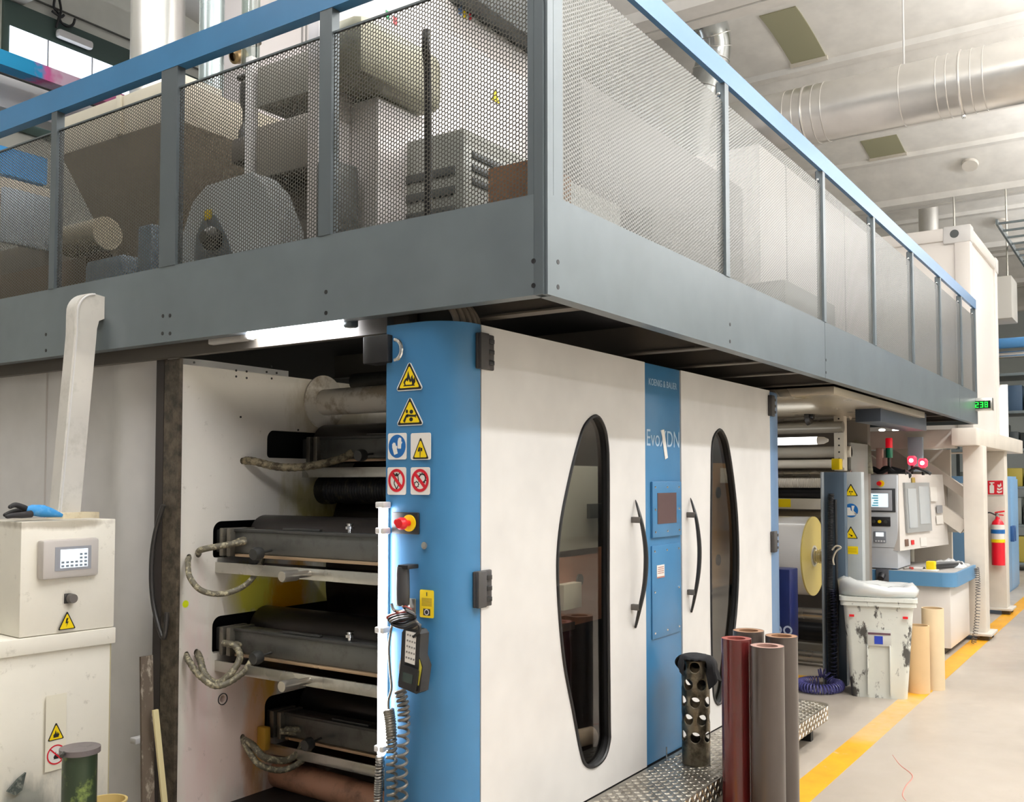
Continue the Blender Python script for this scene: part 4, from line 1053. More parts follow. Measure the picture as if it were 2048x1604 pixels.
# leaning slats and the hanging hose
def lean(px, Y0, Y1, w, d, m, label, name):
    (u0, v0), (u1, v1) = px; a = at(u0, v0, Y=Y1); b = at(u1, v1, Y=Y0)
    dr = (b - a); k = (a.z) / (a.z - b.z); b = a + dr * k
    mb = MB(); mb.prism([a + VX * -w / 2, a + VX * w / 2, b + VX * w / 2, b + VX * -w / 2], (0, d, 0))
    return tag(mb.build(name, m), label, 'slat')
lean(((294, 1312), (297, 1600)), 3.98, 4.06, .066, .012, mat('grimy_slat', (96, 84, 72), .6, dirt=.9, dcol=(190, 180, 165), scale=24, thr=(.55, .68), stretch=(1, 1, .4)), 'dark grimy steel slat leaning beside the white rounded housing', 'steel_slat')
lean(((312, 1420), (330, 1600)), 3.94, 3.96, .028, .012, mat('pale_wood', (236, 222, 170), .6), 'thin pale wooden stick leaning in front of the dark slat', 'wooden_stick')
px = [(327, 1010), (312, 1060), (304, 1110), (303, 1170), (310, 1225), (325, 1274), (331, 1262), (334, 1225)]
tag(MB().tube([at(u, v, X=3.0 - .02) for u, v in px], .0115, 10, smooth=8).build('hanging_hose', mat('hose_black', (48, 46, 44), .4)), 'black hose hanging in the gap between white housing and machine frame', 'hose')
p = at(277, 1480, X=3.0); tag(MB().box(2.97, 3.03, p.y - .02, p.y + .03, p.z - .015, p.z + .015, .006).build('wall_clip', white), 'small white clip on the rounded housing behind the dark slat', 'clip')

# ================================================================ ON THE WALKWAY
DZ = 2.5
def bx(parent, name, m, x0, x1, y0, y1, z0, z1, bev=.004, label=None): return MB().box(x0, x1, y0, y1, z0, z1, bev).build(name, m, parent, label)
gm = mat('hood_grey', (150, 152, 146), .4, metal=.2, fine=.05)
gd = mat('hood_dark', (62, 66, 66), .5)
wp = mat('tower_white', (240, 234, 232), .4)
t = thing('dryer_tower', (4.6, 3.3, DZ), 'white dryer tower with grey blower housing behind the corner guard panels', 'dryer')
bx(t, 'tower_wall', wp, 3.0, 4.78, 3.05, 3.12, DZ, 4.16)
bx(t, 'rear_block', mat('rear_block_grey', (62, 59, 56), .5, dirt=.3, dcol=(70, 66, 60), scale=3), 4.8, 7.4, 2.75, 4.2, DZ, 4.0, .03)
bx(t, 'rear_hood', mat('rear_hood_grey', (84, 82, 78), .5), 5.2, 6.6, 2.5, 2.74, DZ, 3.3, .03)
bx(t, 'upper_hood', gd, 3.95, 4.78, 2.93, 3.12, 4.165, 4.62, .01)
bx(t, 'blower_housing', gm, 3.40, 4.9, 2.55, 3.045, DZ, 3.225, .015)
bx(t, 'cross_duct', mat('olive_duct', (142, 140, 120), .4, metal=.2), 2.98, 3.56, 2.78, 3.045, 3.38, 3.66, .06)
for k in range(5): bx(t, 'louvre', gd, 3.392, 3.405, 2.6, 3.0, 2.66 + k * .09, 2.70 + k * .09, .003)
for k in range(3): bx(t, 'louvre', gd, 3.46, 3.85, 2.543, 2.552, 2.98 + k * .06, 3.01 + k * .06, .002)
bx(t, 'lower_panel', wp, 3.20, 3.56, 2.88, 3.045, DZ, 3.37)
bx(t, 'motor_block', gd, 2.98, 3.16, 2.95, 3.045, 2.62, 3.05, .02)
bx(t, 'motor_mount', gm, 2.95, 3.18, 2.9, 3.04, DZ, 2.62, .01)
q = at(992, 190, Y=3.045)
b_ = decal(t, 'warning_sign', signk, frY(q.x, 3.049, q.z - .04), [rtri(.085, .08, .003)], .0005, .001, 'yellow triangle sign on the white wall')
decal(b_, 'sign_field', yellow, frY(q.x, 3.049, q.z - .04), [[(x, y + .003) for x, y in rtri(.075, .07, .003)]], .0018, .0005)
for k, (u, v, c_) in enumerate([(930, 30, yellow), (940, 33, mat('sticker_red', (215, 60, 70), .5)), (920, 22, mat('sticker_blue', (70, 120, 190), .5)), (775, 30, mat('sticker_green', (30, 150, 90), .5)), (790, 42, mat('sticker_red', (215, 60, 70)))]):
    q = at(u, v, Y=3.049); decal(t, 'sticker', c_, frY(q.x, 3.049, q.z), [rect(-.013, .013, -.02, .02)], .0004, .001)
tag(MB().box(2.93, 3.2, 1.88, 2.086, 2.5, 2.825, .004).build('cardboard_box', mat('cardboard', (158, 116, 84), .8, fine=.08, bump=.2, bscale=30)), 'brown cardboard box on the walkway behind the corner guard panel', 'box', 'boxes')
for k, (u0, o) in enumerate(((852, 0), (858, .02))):
    pts = [at(u0 - 2, 60, Y=2.5 - o), at(u0 - 3, 95, Y=2.5 - o), at(u0, 150, Y=2.52 - o), at(u0 + 1, 300, Y=2.53 - o), at(u0, 440, Y=2.53 - o)]
    pts[-1].z = max(pts[-1].z, 2.505)
    tag(MB().tube(pts, .010, 8, smooth=6).build('black_cable', black), 'black cables running down in front of the white dryer tower', 'cable', 'vertical black cables')
# second tower with seams, reaching up to the ceiling
t = thing('white_tower', (5.9, 5.7, DZ), 'tall white panelled tower rising behind the blue handrail', 'machine housing')
bx(t, 'tower_wall', mat('tower_pink_white', (230, 224, 224), .45), 4.75, 7.6, 5.45, 5.95, DZ, 6.45)
for u in (511, 604, 612, 695): q = at(u, 20, Y=5.445); MB().box(q.x, q.x + .014, 5.443, 5.45, DZ, 6.45).build('seam_strip', mat('seam_grey', (150, 146, 146), .5), t)
for k, u in enumerate((742, 752, 764, 773)):
    c_ = ((205, 80, 90), (30, 160, 90))[k // 2]
    q = at(u, 14, Y=5.443); decal(t, 'sticker', mat('print_%d' % c_[0], c_, .5), frY(q.x, 5.443, q.z), [[(-.035, -.06), (-.005, -.06), (.035, .06), (.005, .06)] if k % 2 else [(.035, -.06), (.005, -.06), (-.035, .06), (-.005, .06)]], .0004, .001)
# stacked hoods, pale back wall, light guard
t = thing('print_deck_hood', (3.8, 4.0, DZ), 'stacked grey hoods and light guard of the upper ink deck behind the guard panels', 'machine housing')
bx(t, 'back_wall', mat('back_wall_pale', (232, 226, 222), .5), 4.05, 4.1, 3.04, 4.35, DZ, 3.98)
bx(t, 'upper_hood', mat('hood_olive', (142, 140, 130), .45), 3.3, 3.9, 3.36, 3.80, 3.55, 3.76, .01)
bx(t, 'lower_hood', mat('hood_taupe', (128, 122, 112), .45), 3.3, 3.9, 3.34, 3.80, 3.18, 3.45, .01)
bx(t, 'hood_core', mat('hood_core', (88, 82, 74), .6), 3.42, 4.0, 3.3, 3.80, DZ, 3.17, .02)
bx(t, 'pale_post', white, 3.28, 3.33, 3.815, 3.86, DZ, 3.82, .004)
bx(t, 'orange_latch', mat('orange_latch', (222, 150, 30), .5), 3.36, 3.37, 3.90, 3.98, 3.2, 3.25, .001)
P = [(4.15, 2.52), (4.14, 2.9), (4.06, 3.06), (3.95, 3.13), (3.62, 3.14), (3.52, 3.05), (3.42, 2.85), (3.40, 2.52)]
MB().prism([(3.12, y, z) for y, z in P], (.15, 0, 0)).build('light_guard', mat('pale_guard', (206, 212, 214), .35), t)
P2 = [(4.04, 2.6), (4.02, 2.88), (3.96, 2.97), (3.88, 2.97), (3.80, 2.86), (3.70, 2.66), (3.72, 2.6)]
MB().prism([(3.112, y, z) for y, z in P2], (.007, 0, 0)).build('guard_window', mat('guard_slate', (96, 108, 118), .3), t)
MB().lathe([(.05, 0), (.06, .5), (.03, 1), (0, 1)], (3.11, 3.86, 2.84), (3.03, 3.86, 2.84), 16).build('drive_hub', darkg, t)
bx(t, 'yellow_tag', yellow, 3.105, 3.112, 3.90, 3.95, 2.95, 3.0, .001)
for k in range(4): bx(t, 'bright_cover', mat('bright_cover', (228, 224, 212), .4), 2.95, 3.1, 3.36 + k * .14, 3.46 + k * .14, DZ, 2.66 + .04 * (k % 2), .01)
bx(t, 'blue_motor', mat('slate_blue_cover', (104, 124, 140), .4), 2.98, 3.1, 4.2, 4.32, DZ, 2.95, .02)
# dark valve on a standpipe with a glass upper section
t = thing('pipe_valve', (3.4, 4.0, DZ), 'black valve and actuator on a standpipe with a glass upper section', 'valve')
vx, vy = 3.50, 4.08
MB().cyl((vx, vy, DZ), (vx, vy, 3.95), .028, 16).build('standpipe', gm, t)
MB().lathe([(.03, 0), (.06, .05), (.06, .3), (.04, .4), (.04, .6), (.055, .7), (.055, .95), (.03, 1)], (vx, vy, 3.42), (vx, vy, 3.82), 20).build('actuator', black, t)
bx(t, 'gearbox', mat('valve_dark', (60, 54, 48), .5), vx - .07, vx + .05, vy - .09, vy + .07, 3.36, 3.5, .02)
MB().cyl((vx - .0, vy - .09, 3.86), (vx, vy + .09, 3.86), .018, 12).build('cross_handle', black, t)
gx, gy = 3.95, 4.42
MB().lathe([(.05, 0), (.05, 1), (.045, 1), (.045, 0)], (vx, vy, 3.90), (vx, vy, 4.5), 24, closed=True).build('glass_pipe', glass('pipe_glass', (225, 232, 230), .6), t)
for z in (4.04, 4.42): MB().ring((vx, vy, z), (vx, vy, z + .045), .058, .051, 24).build('pipe_clamp', mat('clamp_steel', (120, 112, 100), .3, metal=.8), t)
MB().tube([(vx, vy, 4.5), (vx + .0, vy + .02, 4.6), (vx - .05, vy + .1, 4.75), (vx - .12, vy + .2, 4.95), (vx - .2, vy + .3, 5.2)], .065, 20, smooth=6).build('flex_pipe', chrome, t)
# beige hopper at the left
t = thing('extraction_hopper', (3.6, 5.0, DZ), 'beige sheet metal extraction hopper seen through the left guard panels', 'hopper')
y0, y1, xa, xb = 4.47, 5.55, 3.3, 4.1
bx(t, 'hopper_band', mat('hopper_beige', (206, 198, 178), .5, fine=.02), xa, xb, y0, y1, 3.64, 3.87, .003)
MB().add([(3.5, 4.75, 2.95), (3.9, 4.75, 2.95), (3.9, 5.25, 2.95), (3.5, 5.25, 2.95), (xa, y0, 3.638), (xb, y0, 3.638), (xb, y1, 3.638), (xa, y1, 3.638)], [(0, 1, 5, 4), (1, 2, 6, 5), (2, 3, 7, 6), (3, 0, 4, 7), (0, 3, 2, 1), (4, 5, 6, 7)]).build('hopper_cone', mat('hopper_taupe', (116, 106, 90), .5), t)
bx(t, 'hopper_rib', mat('hopper_beige', (206, 198, 178)), xa - .02, xa, 4.93, 4.97, 3.64, 3.87, .003)
bx(t, 'hopper_leg', gd, 3.55, 3.85, 4.8, 5.2, DZ, 2.95)
t = thing('ink_deck_machine', (3.6, 6.5, DZ), 'dark machinery of the far ink deck behind the leftmost guard panels', 'machine')
bx(t, 'machine_body', mat('machine_dark', (84, 78, 68), .6, dirt=.5, dcol=(150, 130, 100), scale=3), 3.5, 4.6, 5.7, 8.0, DZ, 3.25, .05)
bx(t, 'blue_cover', mat('slate_blue_cover', (104, 124, 140), .4), 3.05, 3.3, 4.55, 4.9, DZ, 2.86, .04)
bx(t, 'bright_window', mat('bright_panel', (200, 214, 226), .3), 3.2, 3.5, 6.0, 6.05, 3.15, 3.5)
MB().cyl((3.1, 4.75, 3.0), (3.1, 5.1, 3.0), .09, 20).build('roller_end', mat('roller_pale', (180, 170, 146), .4), t)
bx(t, 'side_plate', mat('brown_plate', (100, 82, 62), .6), 3.1, 3.2, 4.95, 7.8, DZ, 2.9)
# ducts and pipes near the left wall
rings = MB()
t = thing('vertical_duct', (4.36, 6.05, 3.0), 'wide galvanized vertical duct rising behind the blue handrail', 'duct')
MB().cyl((4.36, 6.1, 3.255), (4.36, 6.1, 6.45), .19, 40).build('duct_pipe', galv, t)
for z in (4.6, 5.7): MB().torus((4.36, 6.1, z), .192, .008, 'Z', 40, 6).build('duct_joint', galv, t)
t = thing('vertical_pipe', (4.48, 5.7, 3.0), 'narrower blue-grey pipe beside the wide vertical duct', 'pipe')
px_, py_ = 4.33, 5.45
MB().cyl((px_, py_, 2.5), (px_, py_, 6.45), .085, 28).build('pipe', mat('pipe_bluegrey', (176, 190, 192), .25, metal=.6), t)
MB().lathe([(.03, 0), (.05, .1), (.05, .5), (.035, .6), (.05, .7), (.05, 1), (0, 1)], (px_ + .1, py_ - .1, 4.62), (px_ + .2, py_ - .1, 4.66), 14).build('valve_fitting', mat('brass_fitting', (150, 126, 90), .4, metal=.7), t)
tag(MB().box(3.7, 3.98, 4.9, 5.1, 3.872, 4.13, .01).build('junction_box', mat('box_offwhite', (226, 220, 206), .5)), 'off-white box standing on top of the beige hopper below the handrail', 'box')
c_ = thing('white_dryer_box', (10, 3.3, DZ), 'white boxed dryer section on the walkway seen through the second aisle panel', 'machine housing')
bx(c_, 'box_wall', wp, 8.2, 11.9, 2.9, 4.3, DZ, 4.62)
for x in (8.9, 9.9, 10.9): MB().box(x, x + .015, 2.893, 2.9, DZ, 4.62).build('seam_strip', MATS['seam_grey'], c_)
bx(c_, 'grey_cover', gm, 7.5, 8.9, 2.45, 2.88, DZ, 3.25, .03)
P = [(2.02, 4.24, .985), (2.07, 4.22, 1.02), (2.12, 4.25, 1.0), (2.16, 4.23, .99)]
tag(MB().tube(spline(P, 6), lambda i, n: .018 + .014 * math.sin(3 * PI * i / n) ** 2, 10).build('dark_rag', mat('rag_black', (44, 40, 40), .9)), 'dark grimy rag on the ledge of the white control cabinet', 'rag')
# ================================================================ LEFT WALL: WINDOW, BEAMS
WY = 9.6
wgreen = mat('dark_green_frame', (52, 72, 66), .5)
t = MB().box(5.05, 9.0, WY - .04, WY + .0, 5.2, 6.50).build('window_1', wgreen); struct(t)
MB().box(5.11, 9.0, WY - .05, WY - .042, 5.3, 6.24).build('window_pane', mat('daylight_pane', (236, 244, 255), .3, emit=3), t)
for x in (5.5, 6.0, 6.5, 7.0): MB().box(x, x + .015, WY - .06, WY - .05, 5.3, 6.24).build('glazing_bar', mat('glazing_grey', (200, 204, 210), .5), t)
pe = at(150, 80, Y=WY - .1)
t = thing('emergency_light', (pe.x, WY - .1, pe.z), 'small white emergency luminaire fixed to the dark green window head', 'lamp')
M_ = Matrix.Identity(4)
MB().box(pe.x - .2, pe.x + .2, WY - .14, WY - .05, pe.z - .04, pe.z + .05, .03).build('diffuser', white, t)
cdt = mat('conduit_dark', (84, 84, 78), .6)
q0, q1 = at(0, -10, Y=WY - .02), at(275, 92, Y=WY - .02)
tag(MB().tube([(3.5, WY - .03, 6.62), (12, WY - .03, 6.62)], .012, 6).build('conduit', cdt), 'thin dark conduit running along the wall above the window', 'conduit')
for k, pts in enumerate(([(110, -5), (108, 15), (118, 30), (112, 55)], [(118, -5), (122, 20), (120, 40), (132, 52), (145, 50), (150, 38)], [(104, 22), (112, 28), (122, 34), (128, 30)])):
    tag(MB().tube([at(u, v, Y=WY - .08) for u, v in pts], .014, 6, smooth=6).build('tangled_cable', black), 'dark tangled cables hanging beside the window head', 'cable', 'tangled cables at the window')
def banded_mat():  # colour runs in bands from cyan to pink along the beam
    t = NT('cyan_pink_bands'); s = t.n('ShaderNodeSeparateXYZ'); t.l(t.coord(), s.inputs[0])
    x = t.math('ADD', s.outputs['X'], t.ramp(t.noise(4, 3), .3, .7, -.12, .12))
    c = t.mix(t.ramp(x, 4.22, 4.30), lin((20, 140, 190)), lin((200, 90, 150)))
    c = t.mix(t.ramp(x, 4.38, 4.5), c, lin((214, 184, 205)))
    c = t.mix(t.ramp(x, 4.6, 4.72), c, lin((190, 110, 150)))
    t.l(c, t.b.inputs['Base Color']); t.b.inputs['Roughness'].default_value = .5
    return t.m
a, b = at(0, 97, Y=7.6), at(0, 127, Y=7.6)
tag(MB().box(2.5, 9.5, 7.6, 7.75, b.z, a.z).build('cyan_pink_beam', banded_mat()), 'cyan and pink banded beam crossing below the bright window', 'beam')
a = at(0, 141, Y=7.9)
tag(MB().box(2.5, 9.5, 7.86, 7.9, a.z - .03, a.z + .015).build('dark_rail', cdt), 'thin dark rail under the cyan and pink beam', 'rail')
a = at(0, 132, Y=8.0); b = at(0, 212, Y=8.0)
tag(MB().box(2.5, 9.5, 8.0, 8.2, b.z, a.z).build('white_duct_box', mat('duct_white', (222, 222, 224), .6)), 'long white boxed duct under the dark rail at the left', 'duct')
a = at(0, 290, Y=7.6); b = at(0, 345, Y=7.6)
tag(MB().box(2.5, 4.4, 7.6, 7.8, b.z, a.z).build('blue_beam', mat('beam_blue', (70, 150, 210), .4)), 'bright blue beam end behind the leftmost guard panel', 'beam')
a = at(0, 360, Y=7.6); b = at(0, 395, Y=7.6)
tag(MB().box(2.5, 4.4, 7.5, 7.8, b.z, a.z).build('pale_beam', cream), 'pale beam under the bright blue beam at the far left', 'beam')

# ================================================================ DUCTS UNDER THE CEILING
def big_duct():
    X0, Z0, r = 11.35, 5.98, .335
    t = thing('ceiling_duct', (X0, 0, Z0 - r), 'large shiny galvanized duct crossing the hall under the ceiling', 'duct')
    MB().lathe([(0, 0), (r, 0), (r, 1), (0, 1)], (X0, 4.6, Z0), (X0, -9.9, Z0), 64).build('duct_pipe', galv, t)
    ys = [at(u, v, X=X0).y for u, v in ((1580, 190), (1598, 187), (1616, 185), (1636, 182), (1655, 178), (1808, 140), (1880, 120), (1900, 118), (1925, 112), (1948, 107), (1972, 100))]
    for k, y in enumerate(ys):
        big = k in (2, 8)
        MB().torus((X0, y, Z0), r + .004, .014 if big else .006, 'Y', 48, 8).build('duct_joint', galv, t)
    for k in (2, 8):
        MB().box(X0 - .02, X0 + .02, ys[k] - .02, ys[k] + .02, Z0 - r - .05, Z0 - r, .004).build('clamp_lug', chrome, t)
    for y in (ys[5], ys[5] - 2.3): MB().tube([(X0, y, Z0 + r), (X0, y, 7.1)], .012, 6).build('hanger_rod', white, t)
big_duct()
def elbow():
    px = [(1300, -120, 10.6), (1352, -40, 10.7), (1400, 20, 10.8), (1424, 60, 10.9), (1428, 105, 11.0), (1415, 160, 11.0), (1400, 230, 11.0), (1400, 330, 11.0)]
    P = [at(u, v, X=x) for u, v, x in px]
    t = thing('duct_elbow', tuple(P[-1]), 'ribbed galvanized duct elbow dropping down behind the blue handrail', 'duct')
    S_ = spline(P, 8)
    MB().tube(S_, .2, 32).build('duct_pipe', mat('duct_mirror', (200, 204, 204), .2, metal=.9), t)
    fr = MB().frames(S_)
    for i in range(10, 44, 4):
        p, u, w = fr[i]
        MB().tube([p + (u * math.cos(2 * PI * k / 32) + w * math.sin(2 * PI * k / 32)) * .204 for k in range(32)], .007, 6, closed=True).build('duct_joint', galv, t)
elbow()
p = at(1857, 432, X=20)
tag(MB().cyl((20, p.y, 0), (20, p.y, 7.12), .18, 28).build('vertical_stub', galv), 'short grey vertical duct behind the white container, under the ceiling', 'duct')
for k, (u, v, X) in enumerate(((1940, 328, 17.2), (2003, 445, 21.5))):
    p = at(u, v, X=X)
    tag(MB().lathe([(.13, 0), (.12, 1), (0, 1)], (p.x, p.y, p.z), (p.x - .025, p.y, p.z - .04), 28).build('ceiling_rosette', mat('rosette', (222, 216, 206), .7)), ('larger' if k == 0 else 'farther') + ' round cast mark on the sloping ceiling web', 'ceiling detail', 'ceiling rosettes')

# ================================================================ WHITE CONTAINER ON ITS FRAME
t = thing('white_container', (13.5, 3.4, 2.2), 'large white steel container standing on a raised frame past the end of the walkway', 'container')
cx0, cx1, cy0, cy1, cz0, cz1 = 12.5, 14.75, 1.86, 5.5, 2.2, 4.70
cw = mat('container_white', (240, 234, 228), .4)
bx(t, 'container_body', cw, cx0 + .03, cx1 - .03, cy0 + .03, cy1, cz0, cz1 - .03)
for (x, y) in ((cx0, cy0), (cx1 - .18, cy0)): bx(t, 'corner_pillar', cw, x, x + .18, y, y + .18, cz0, cz1, .02)
bx(t, 'top_rail', cw, cx0, cx1, cy0, cy0 + .1, cz1 - .16, cz1 - .001, .02)
bx(t, 'top_rail', cw, cx0, cx0 + .1, cy0, cy1, cz1 - .16, cz1 - .001, .02)
for x in (cx0 - .012, cx1 - .17):
    c_ = bx(t, 'corner_casting', white, x, x + .2, cy0 - .012, cy0 + .3, cz1 - .2, cz1 + .01, .02)
    MB().lathe([(.05, 0), (.05, 1), (0, 1)], (x - .001, cy0 + .17, cz1 - .09), (x - .004, cy0 + .17, cz1 - .09), 20).build('lifting_hole', gd, c_)
bx(t, 'base_rail', cw, cx0, cx1, cy0 - .01, cy0 + .12, cz0 - .18, cz0 + .05, .02)
t = thing('support_frame', (12.4, 1.8, 0), 'white steel frame of square columns and diagonal braces that carries the container', 'frame')
fw_ = mat('frame_white', (228, 220, 208), .45, fine=.03)
for x, y, w_ in ((11.25, 1.575, .2), (13.55, 1.66, .24)):
    bx(t, 'column', fw_, x - .1, x + .14, y - .0, y + w_, .07, 2.02, .01)
    bx(t, 'base_plate', mat('base_plate_white', (206, 200, 190), .5), x - .2, x + .24, y - .06, y + w_ + .1, .05, .075, .004)
    for dx in (-.15, .12): bx(t, 'levelling_foot', mat('foot_dark', (84, 72, 50), .6), x + dx, x + dx + .07, y - .03, y + .06, 0, .05, .006)
bx(t, 'long_beam', fw_, 10.9, 14.8, 1.60, 1.84, 2.02, 2.2, .01)
bx(t, 'cross_frame_beam', fw_, 11.15, 11.35, 1.85, 5.0, 2.0, 2.2, .01)
bx(t, 'cross_frame_beam', fw_, 13.45, 13.65, 1.85, 5.0, 2.0, 2.02, .01)
def brace(x, y0, z0, y1, z1, w=.1):
    dy, dz = y1 - y0, z1 - z0; l = math.hypot(dy, dz); ny, nz = -dz / l * w, dy / l * w
    MB().prism([(x, y0 - ny, z0 - nz), (x, y0 + ny, z0 + nz), (x, y1 + ny, z1 + nz), (x, y1 - ny, z1 - nz)], (.1, 0, 0)).build('brace', fw_, t)
brace(11.22, 1.78, 1.15, 3.0, 2.05, .07)
brace(11.42, 1.78, 1.5, 2.5, 2.05, .05)
brace(13.52, 1.9, 1.2, 2.9, 2.05, .07)
bx(t, 'inner_wall', mat('frame_panel', (222, 214, 202), .5), 11.6, 11.66, 1.97, 4.6, .0, 2.0)
pp = at(1915, 1010, X=11.58); bx(t, 'notice_sheet', mat('paper_pale', (232, 228, 220), .6), 11.585, 11.598, pp.y - .12, pp.y + .1, pp.z - .3, pp.z + .24, .001)
# fire extinguisher and its sign
def extinguisher():
    X = 13.36; c = at(1996, 1080, X=X); zb = at(1996, 1130, X=X).z; zt = at(1996, 1040, X=X).z; r = .075
    t = thing('fire_extinguisher', (X, c.y, zb), 'red fire extinguisher hanging on the white column below its red sign', 'fire extinguisher')
    MB().lathe([(0, 0), (r, .0), (r, .88), (r * .8, .96), (r * .35, 1.02), (r * .3, 1.08), (0, 1.08)], (X, c.y, zb), (X, c.y, zt), 28).build('cylinder', mat('extinguisher_red', (214, 20, 42), .3), t)
    MB().box(X - .02, X + .02, c.y - .02, c.y + .02, zt + .03, zt + .09, .004).build('valve_body', chrome, t)
    MB().tube([(X, c.y + .03, zt + .09), (X, c.y - .08, zt + .11)], .01, 8).tube([(X, c.y + .03, zt + .07), (X, c.y - .07, zt + .06)], .008, 8).build('lever', red, t)
    MB().tube([(X, c.y + .02, zt + .06), (X, c.y + .1, zt + .09), (X, c.y + .17, zt + .02), (X, c.y + .2, zt - .12)], .009, 8, smooth=6).build('hose', black, t)
    bb = MB().lathe([(r + .002, 0), (r + .002, 1), (r, 1), (r, 0)], (X, c.y, zb + .28), (X, c.y, zb + .50), 28, closed=True).build('label', signw, t)
    MB().ring((X, c.y, zb + .28), (X, c.y, zb + .32), r + .004, r + .002, 28).build('label_band', yellow, bb)
    MB().ring((X, c.y, zb + .39), (X, c.y, zb + .44), r + .004, r + .002, 28).build('label_band', signb, bb)
    q0, q1 = at(1975, 990, X=13.44), at(2007, 960, X=13.44)
    s = thing('extinguisher_sign', (13.44, (q0.y + q1.y) / 2, q0.z), 'red sign with white extinguisher and flames pictograms on the white column', 'sign')
    MB().box(13.435, 13.448, q1.y, q0.y, q0.z, q1.z).build('sign_plate', signw, s)
    f = frX(13.435, (q0.y + q1.y) / 2, q0.z); w_, h_ = q0.y - q1.y, q1.z - q0.z
    decal(s, 'sign_field', signr, f, [rect(-w_ * .47, w_ * .47, h_ * .04, h_ * .96)], .001, .001)
    decal(s, 'extinguisher_pictogram', signw, f, [rrect(-w_ * .36, -w_ * .08, h_ * .12, h_ * .66, .01), rect(-w_ * .28, -w_ * .16, h_ * .66, h_ * .78), rect(-w_ * .36, -w_ * .06, h_ * .78, h_ * .85)], .0025, .001)
    decal(s, 'flame_pictogram', signw, f, [[(w_ * (.08 + x), h_ * y) for x, y in P] for P in ([(0, .2), (.1, .12), (.3, .16), (.34, .3), (.15, .24), (.02, .3)], [(.02, .36), (.15, .3), (.34, .4), (.34, .52), (.16, .42), (.04, .5)], [(.05, .58), (.17, .5), (.3, .62), (.26, .84), (.18, .66), (.06, .72)])], .0025, .001)
extinguisher()
# green digit display at the end of the walkway
def display():
    X = 12.0; a, b = at(1922, 826, X=X), at(1985, 787, X=X)
    t = thing('digit_display', (X + .04, (a.y + b.y) / 2, a.z), 'green glowing three-digit display in a metal case at the walkway end', 'display')
    q0, q1 = at(1938, 822, X=X), at(1984, 795, X=X)
    MB().box(X, X + .12, q1.y, q0.y, q0.z, q1.z, .004).build('case', silver, t)
    w0, w1 = at(1941, 818, X=X), at(1981, 801, X=X)
    MB().box(X - .003, X, w1.y, w0.y, w0.z, w1.z).build('display_window', mat('display_black', (6, 22, 12), .2), t)
    MB().box(X + .02, X + .1, q0.y, q0.y + .2, q1.z - .03, q1.z + .03, .004).build('bracket', silver, t)
    MB().tube([(X + .05, q0.y - .02, q1.z), (X + .05, q0.y - .03, q1.z + .07), (X + .05, q0.y + .05, q1.z + .1), (X + .05, q0.y + .12, q1.z + .03)], .006, 6, smooth=6).build('lead', wire, t)
    gm_ = mat('green_led', (30, 245, 70), .4, emit=1.6)
    H_ = (w1.z - w0.z) * .72; dw = H_ * .52; th = H_ * .13
    segs = {'2': 'abged', '3': 'abgcd', '8': 'abcdefg'}
    for k, ch in enumerate('238'):
        yc = (w0.y + w1.y) / 2 - (k - .75) * dw * 1.45; f = frX(X - .003, yc, w0.z + (w1.z - w0.z) * .14)
        S_ = {'a': rect(-dw / 2, dw / 2, H_ - th, H_), 'd': rect(-dw / 2, dw / 2, 0, th), 'g': rect(-dw / 2, dw / 2, H_ / 2 - th / 2, H_ / 2 + th / 2), 'b': rect(dw / 2 - th, dw / 2, H_ / 2, H_), 'c': rect(dw / 2 - th, dw / 2, 0, H_ / 2), 'f': rect(-dw / 2, -dw / 2 + th, H_ / 2, H_), 'e': rect(-dw / 2, -dw / 2 + th, 0, H_ / 2)}
        decal(t, 'digit', gm_, f, [S_[c] for c in segs[ch]], .0005, .001)
display()
# blue locker, ladder, pipes and shelving at the far right
t = thing('blue_locker', (16.2, 2.3, 0), 'blue steel locker standing behind the extinguisher column', 'locker')
bl = mat('locker_blue', (122, 164, 204), .4)
bx(t, 'locker_body', bl, 15.4, 17.1, 1.95, 2.7, 0, 1.72)
dd = bx(t, 'locker_door', bl, 15.42, 16.23, 1.93, 1.95, .04, 1.68)
bx(dd, 'door_handle', mat('handle_navy', (40, 80, 130), .4), 16.1, 16.16, 1.88, 1.93, .75, .98)
dd = bx(t, 'locker_door', bl, 16.25, 17.08, 1.93, 1.95, .04, 1.68)
bx(dd, 'door_handle', mat('handle_navy', (40, 80, 130)), 16.3, 16.36, 1.88, 1.93, .75, .98)
t = thing('step_ladder', (18.2, 1.6, 0), 'leaning grey metal ladder at the right edge of the view', 'ladder')
for o in (0, .45):
    MB().prism([(17.9, 1.75 - o, 0), (17.98, 1.75 - o, 0), (19.0, 1.75 - o, 2.9), (18.92, 1.75 - o, 2.9)], (0, -.03, 0)).build('stile', silver, t)
for k in range(10): MB().cyl((17.98 + k * .1, 1.74, .28 + k * .28), (17.98 + k * .1, 1.29, .28 + k * .28), .016, 8).build('rung', silver, t)
t = thing('storage_rack', (20.5, 1.8, 0), 'crowded dark storage rack at the far right end of the aisle', 'rack')
rk = mat('rack_grey', (110, 120, 124), .5)
for y in (1.0, 3.4):
    for x in (20.0, 21.0): bx(t, 'upright', rk, x, x + .06, y, y + .06, 0, 4.2)
for z in (.1, .8, 1.5, 2.2, 2.9, 3.6): bx(t, 'rack_shelf', rk, 20, 21.06, 1.0, 3.46, z, z + .05)
rnd = random.Random(11)
cols = [(52, 58, 60), (86, 92, 88), (140, 146, 142), (60, 84, 110), (176, 160, 70), (34, 40, 40)]
k = 0
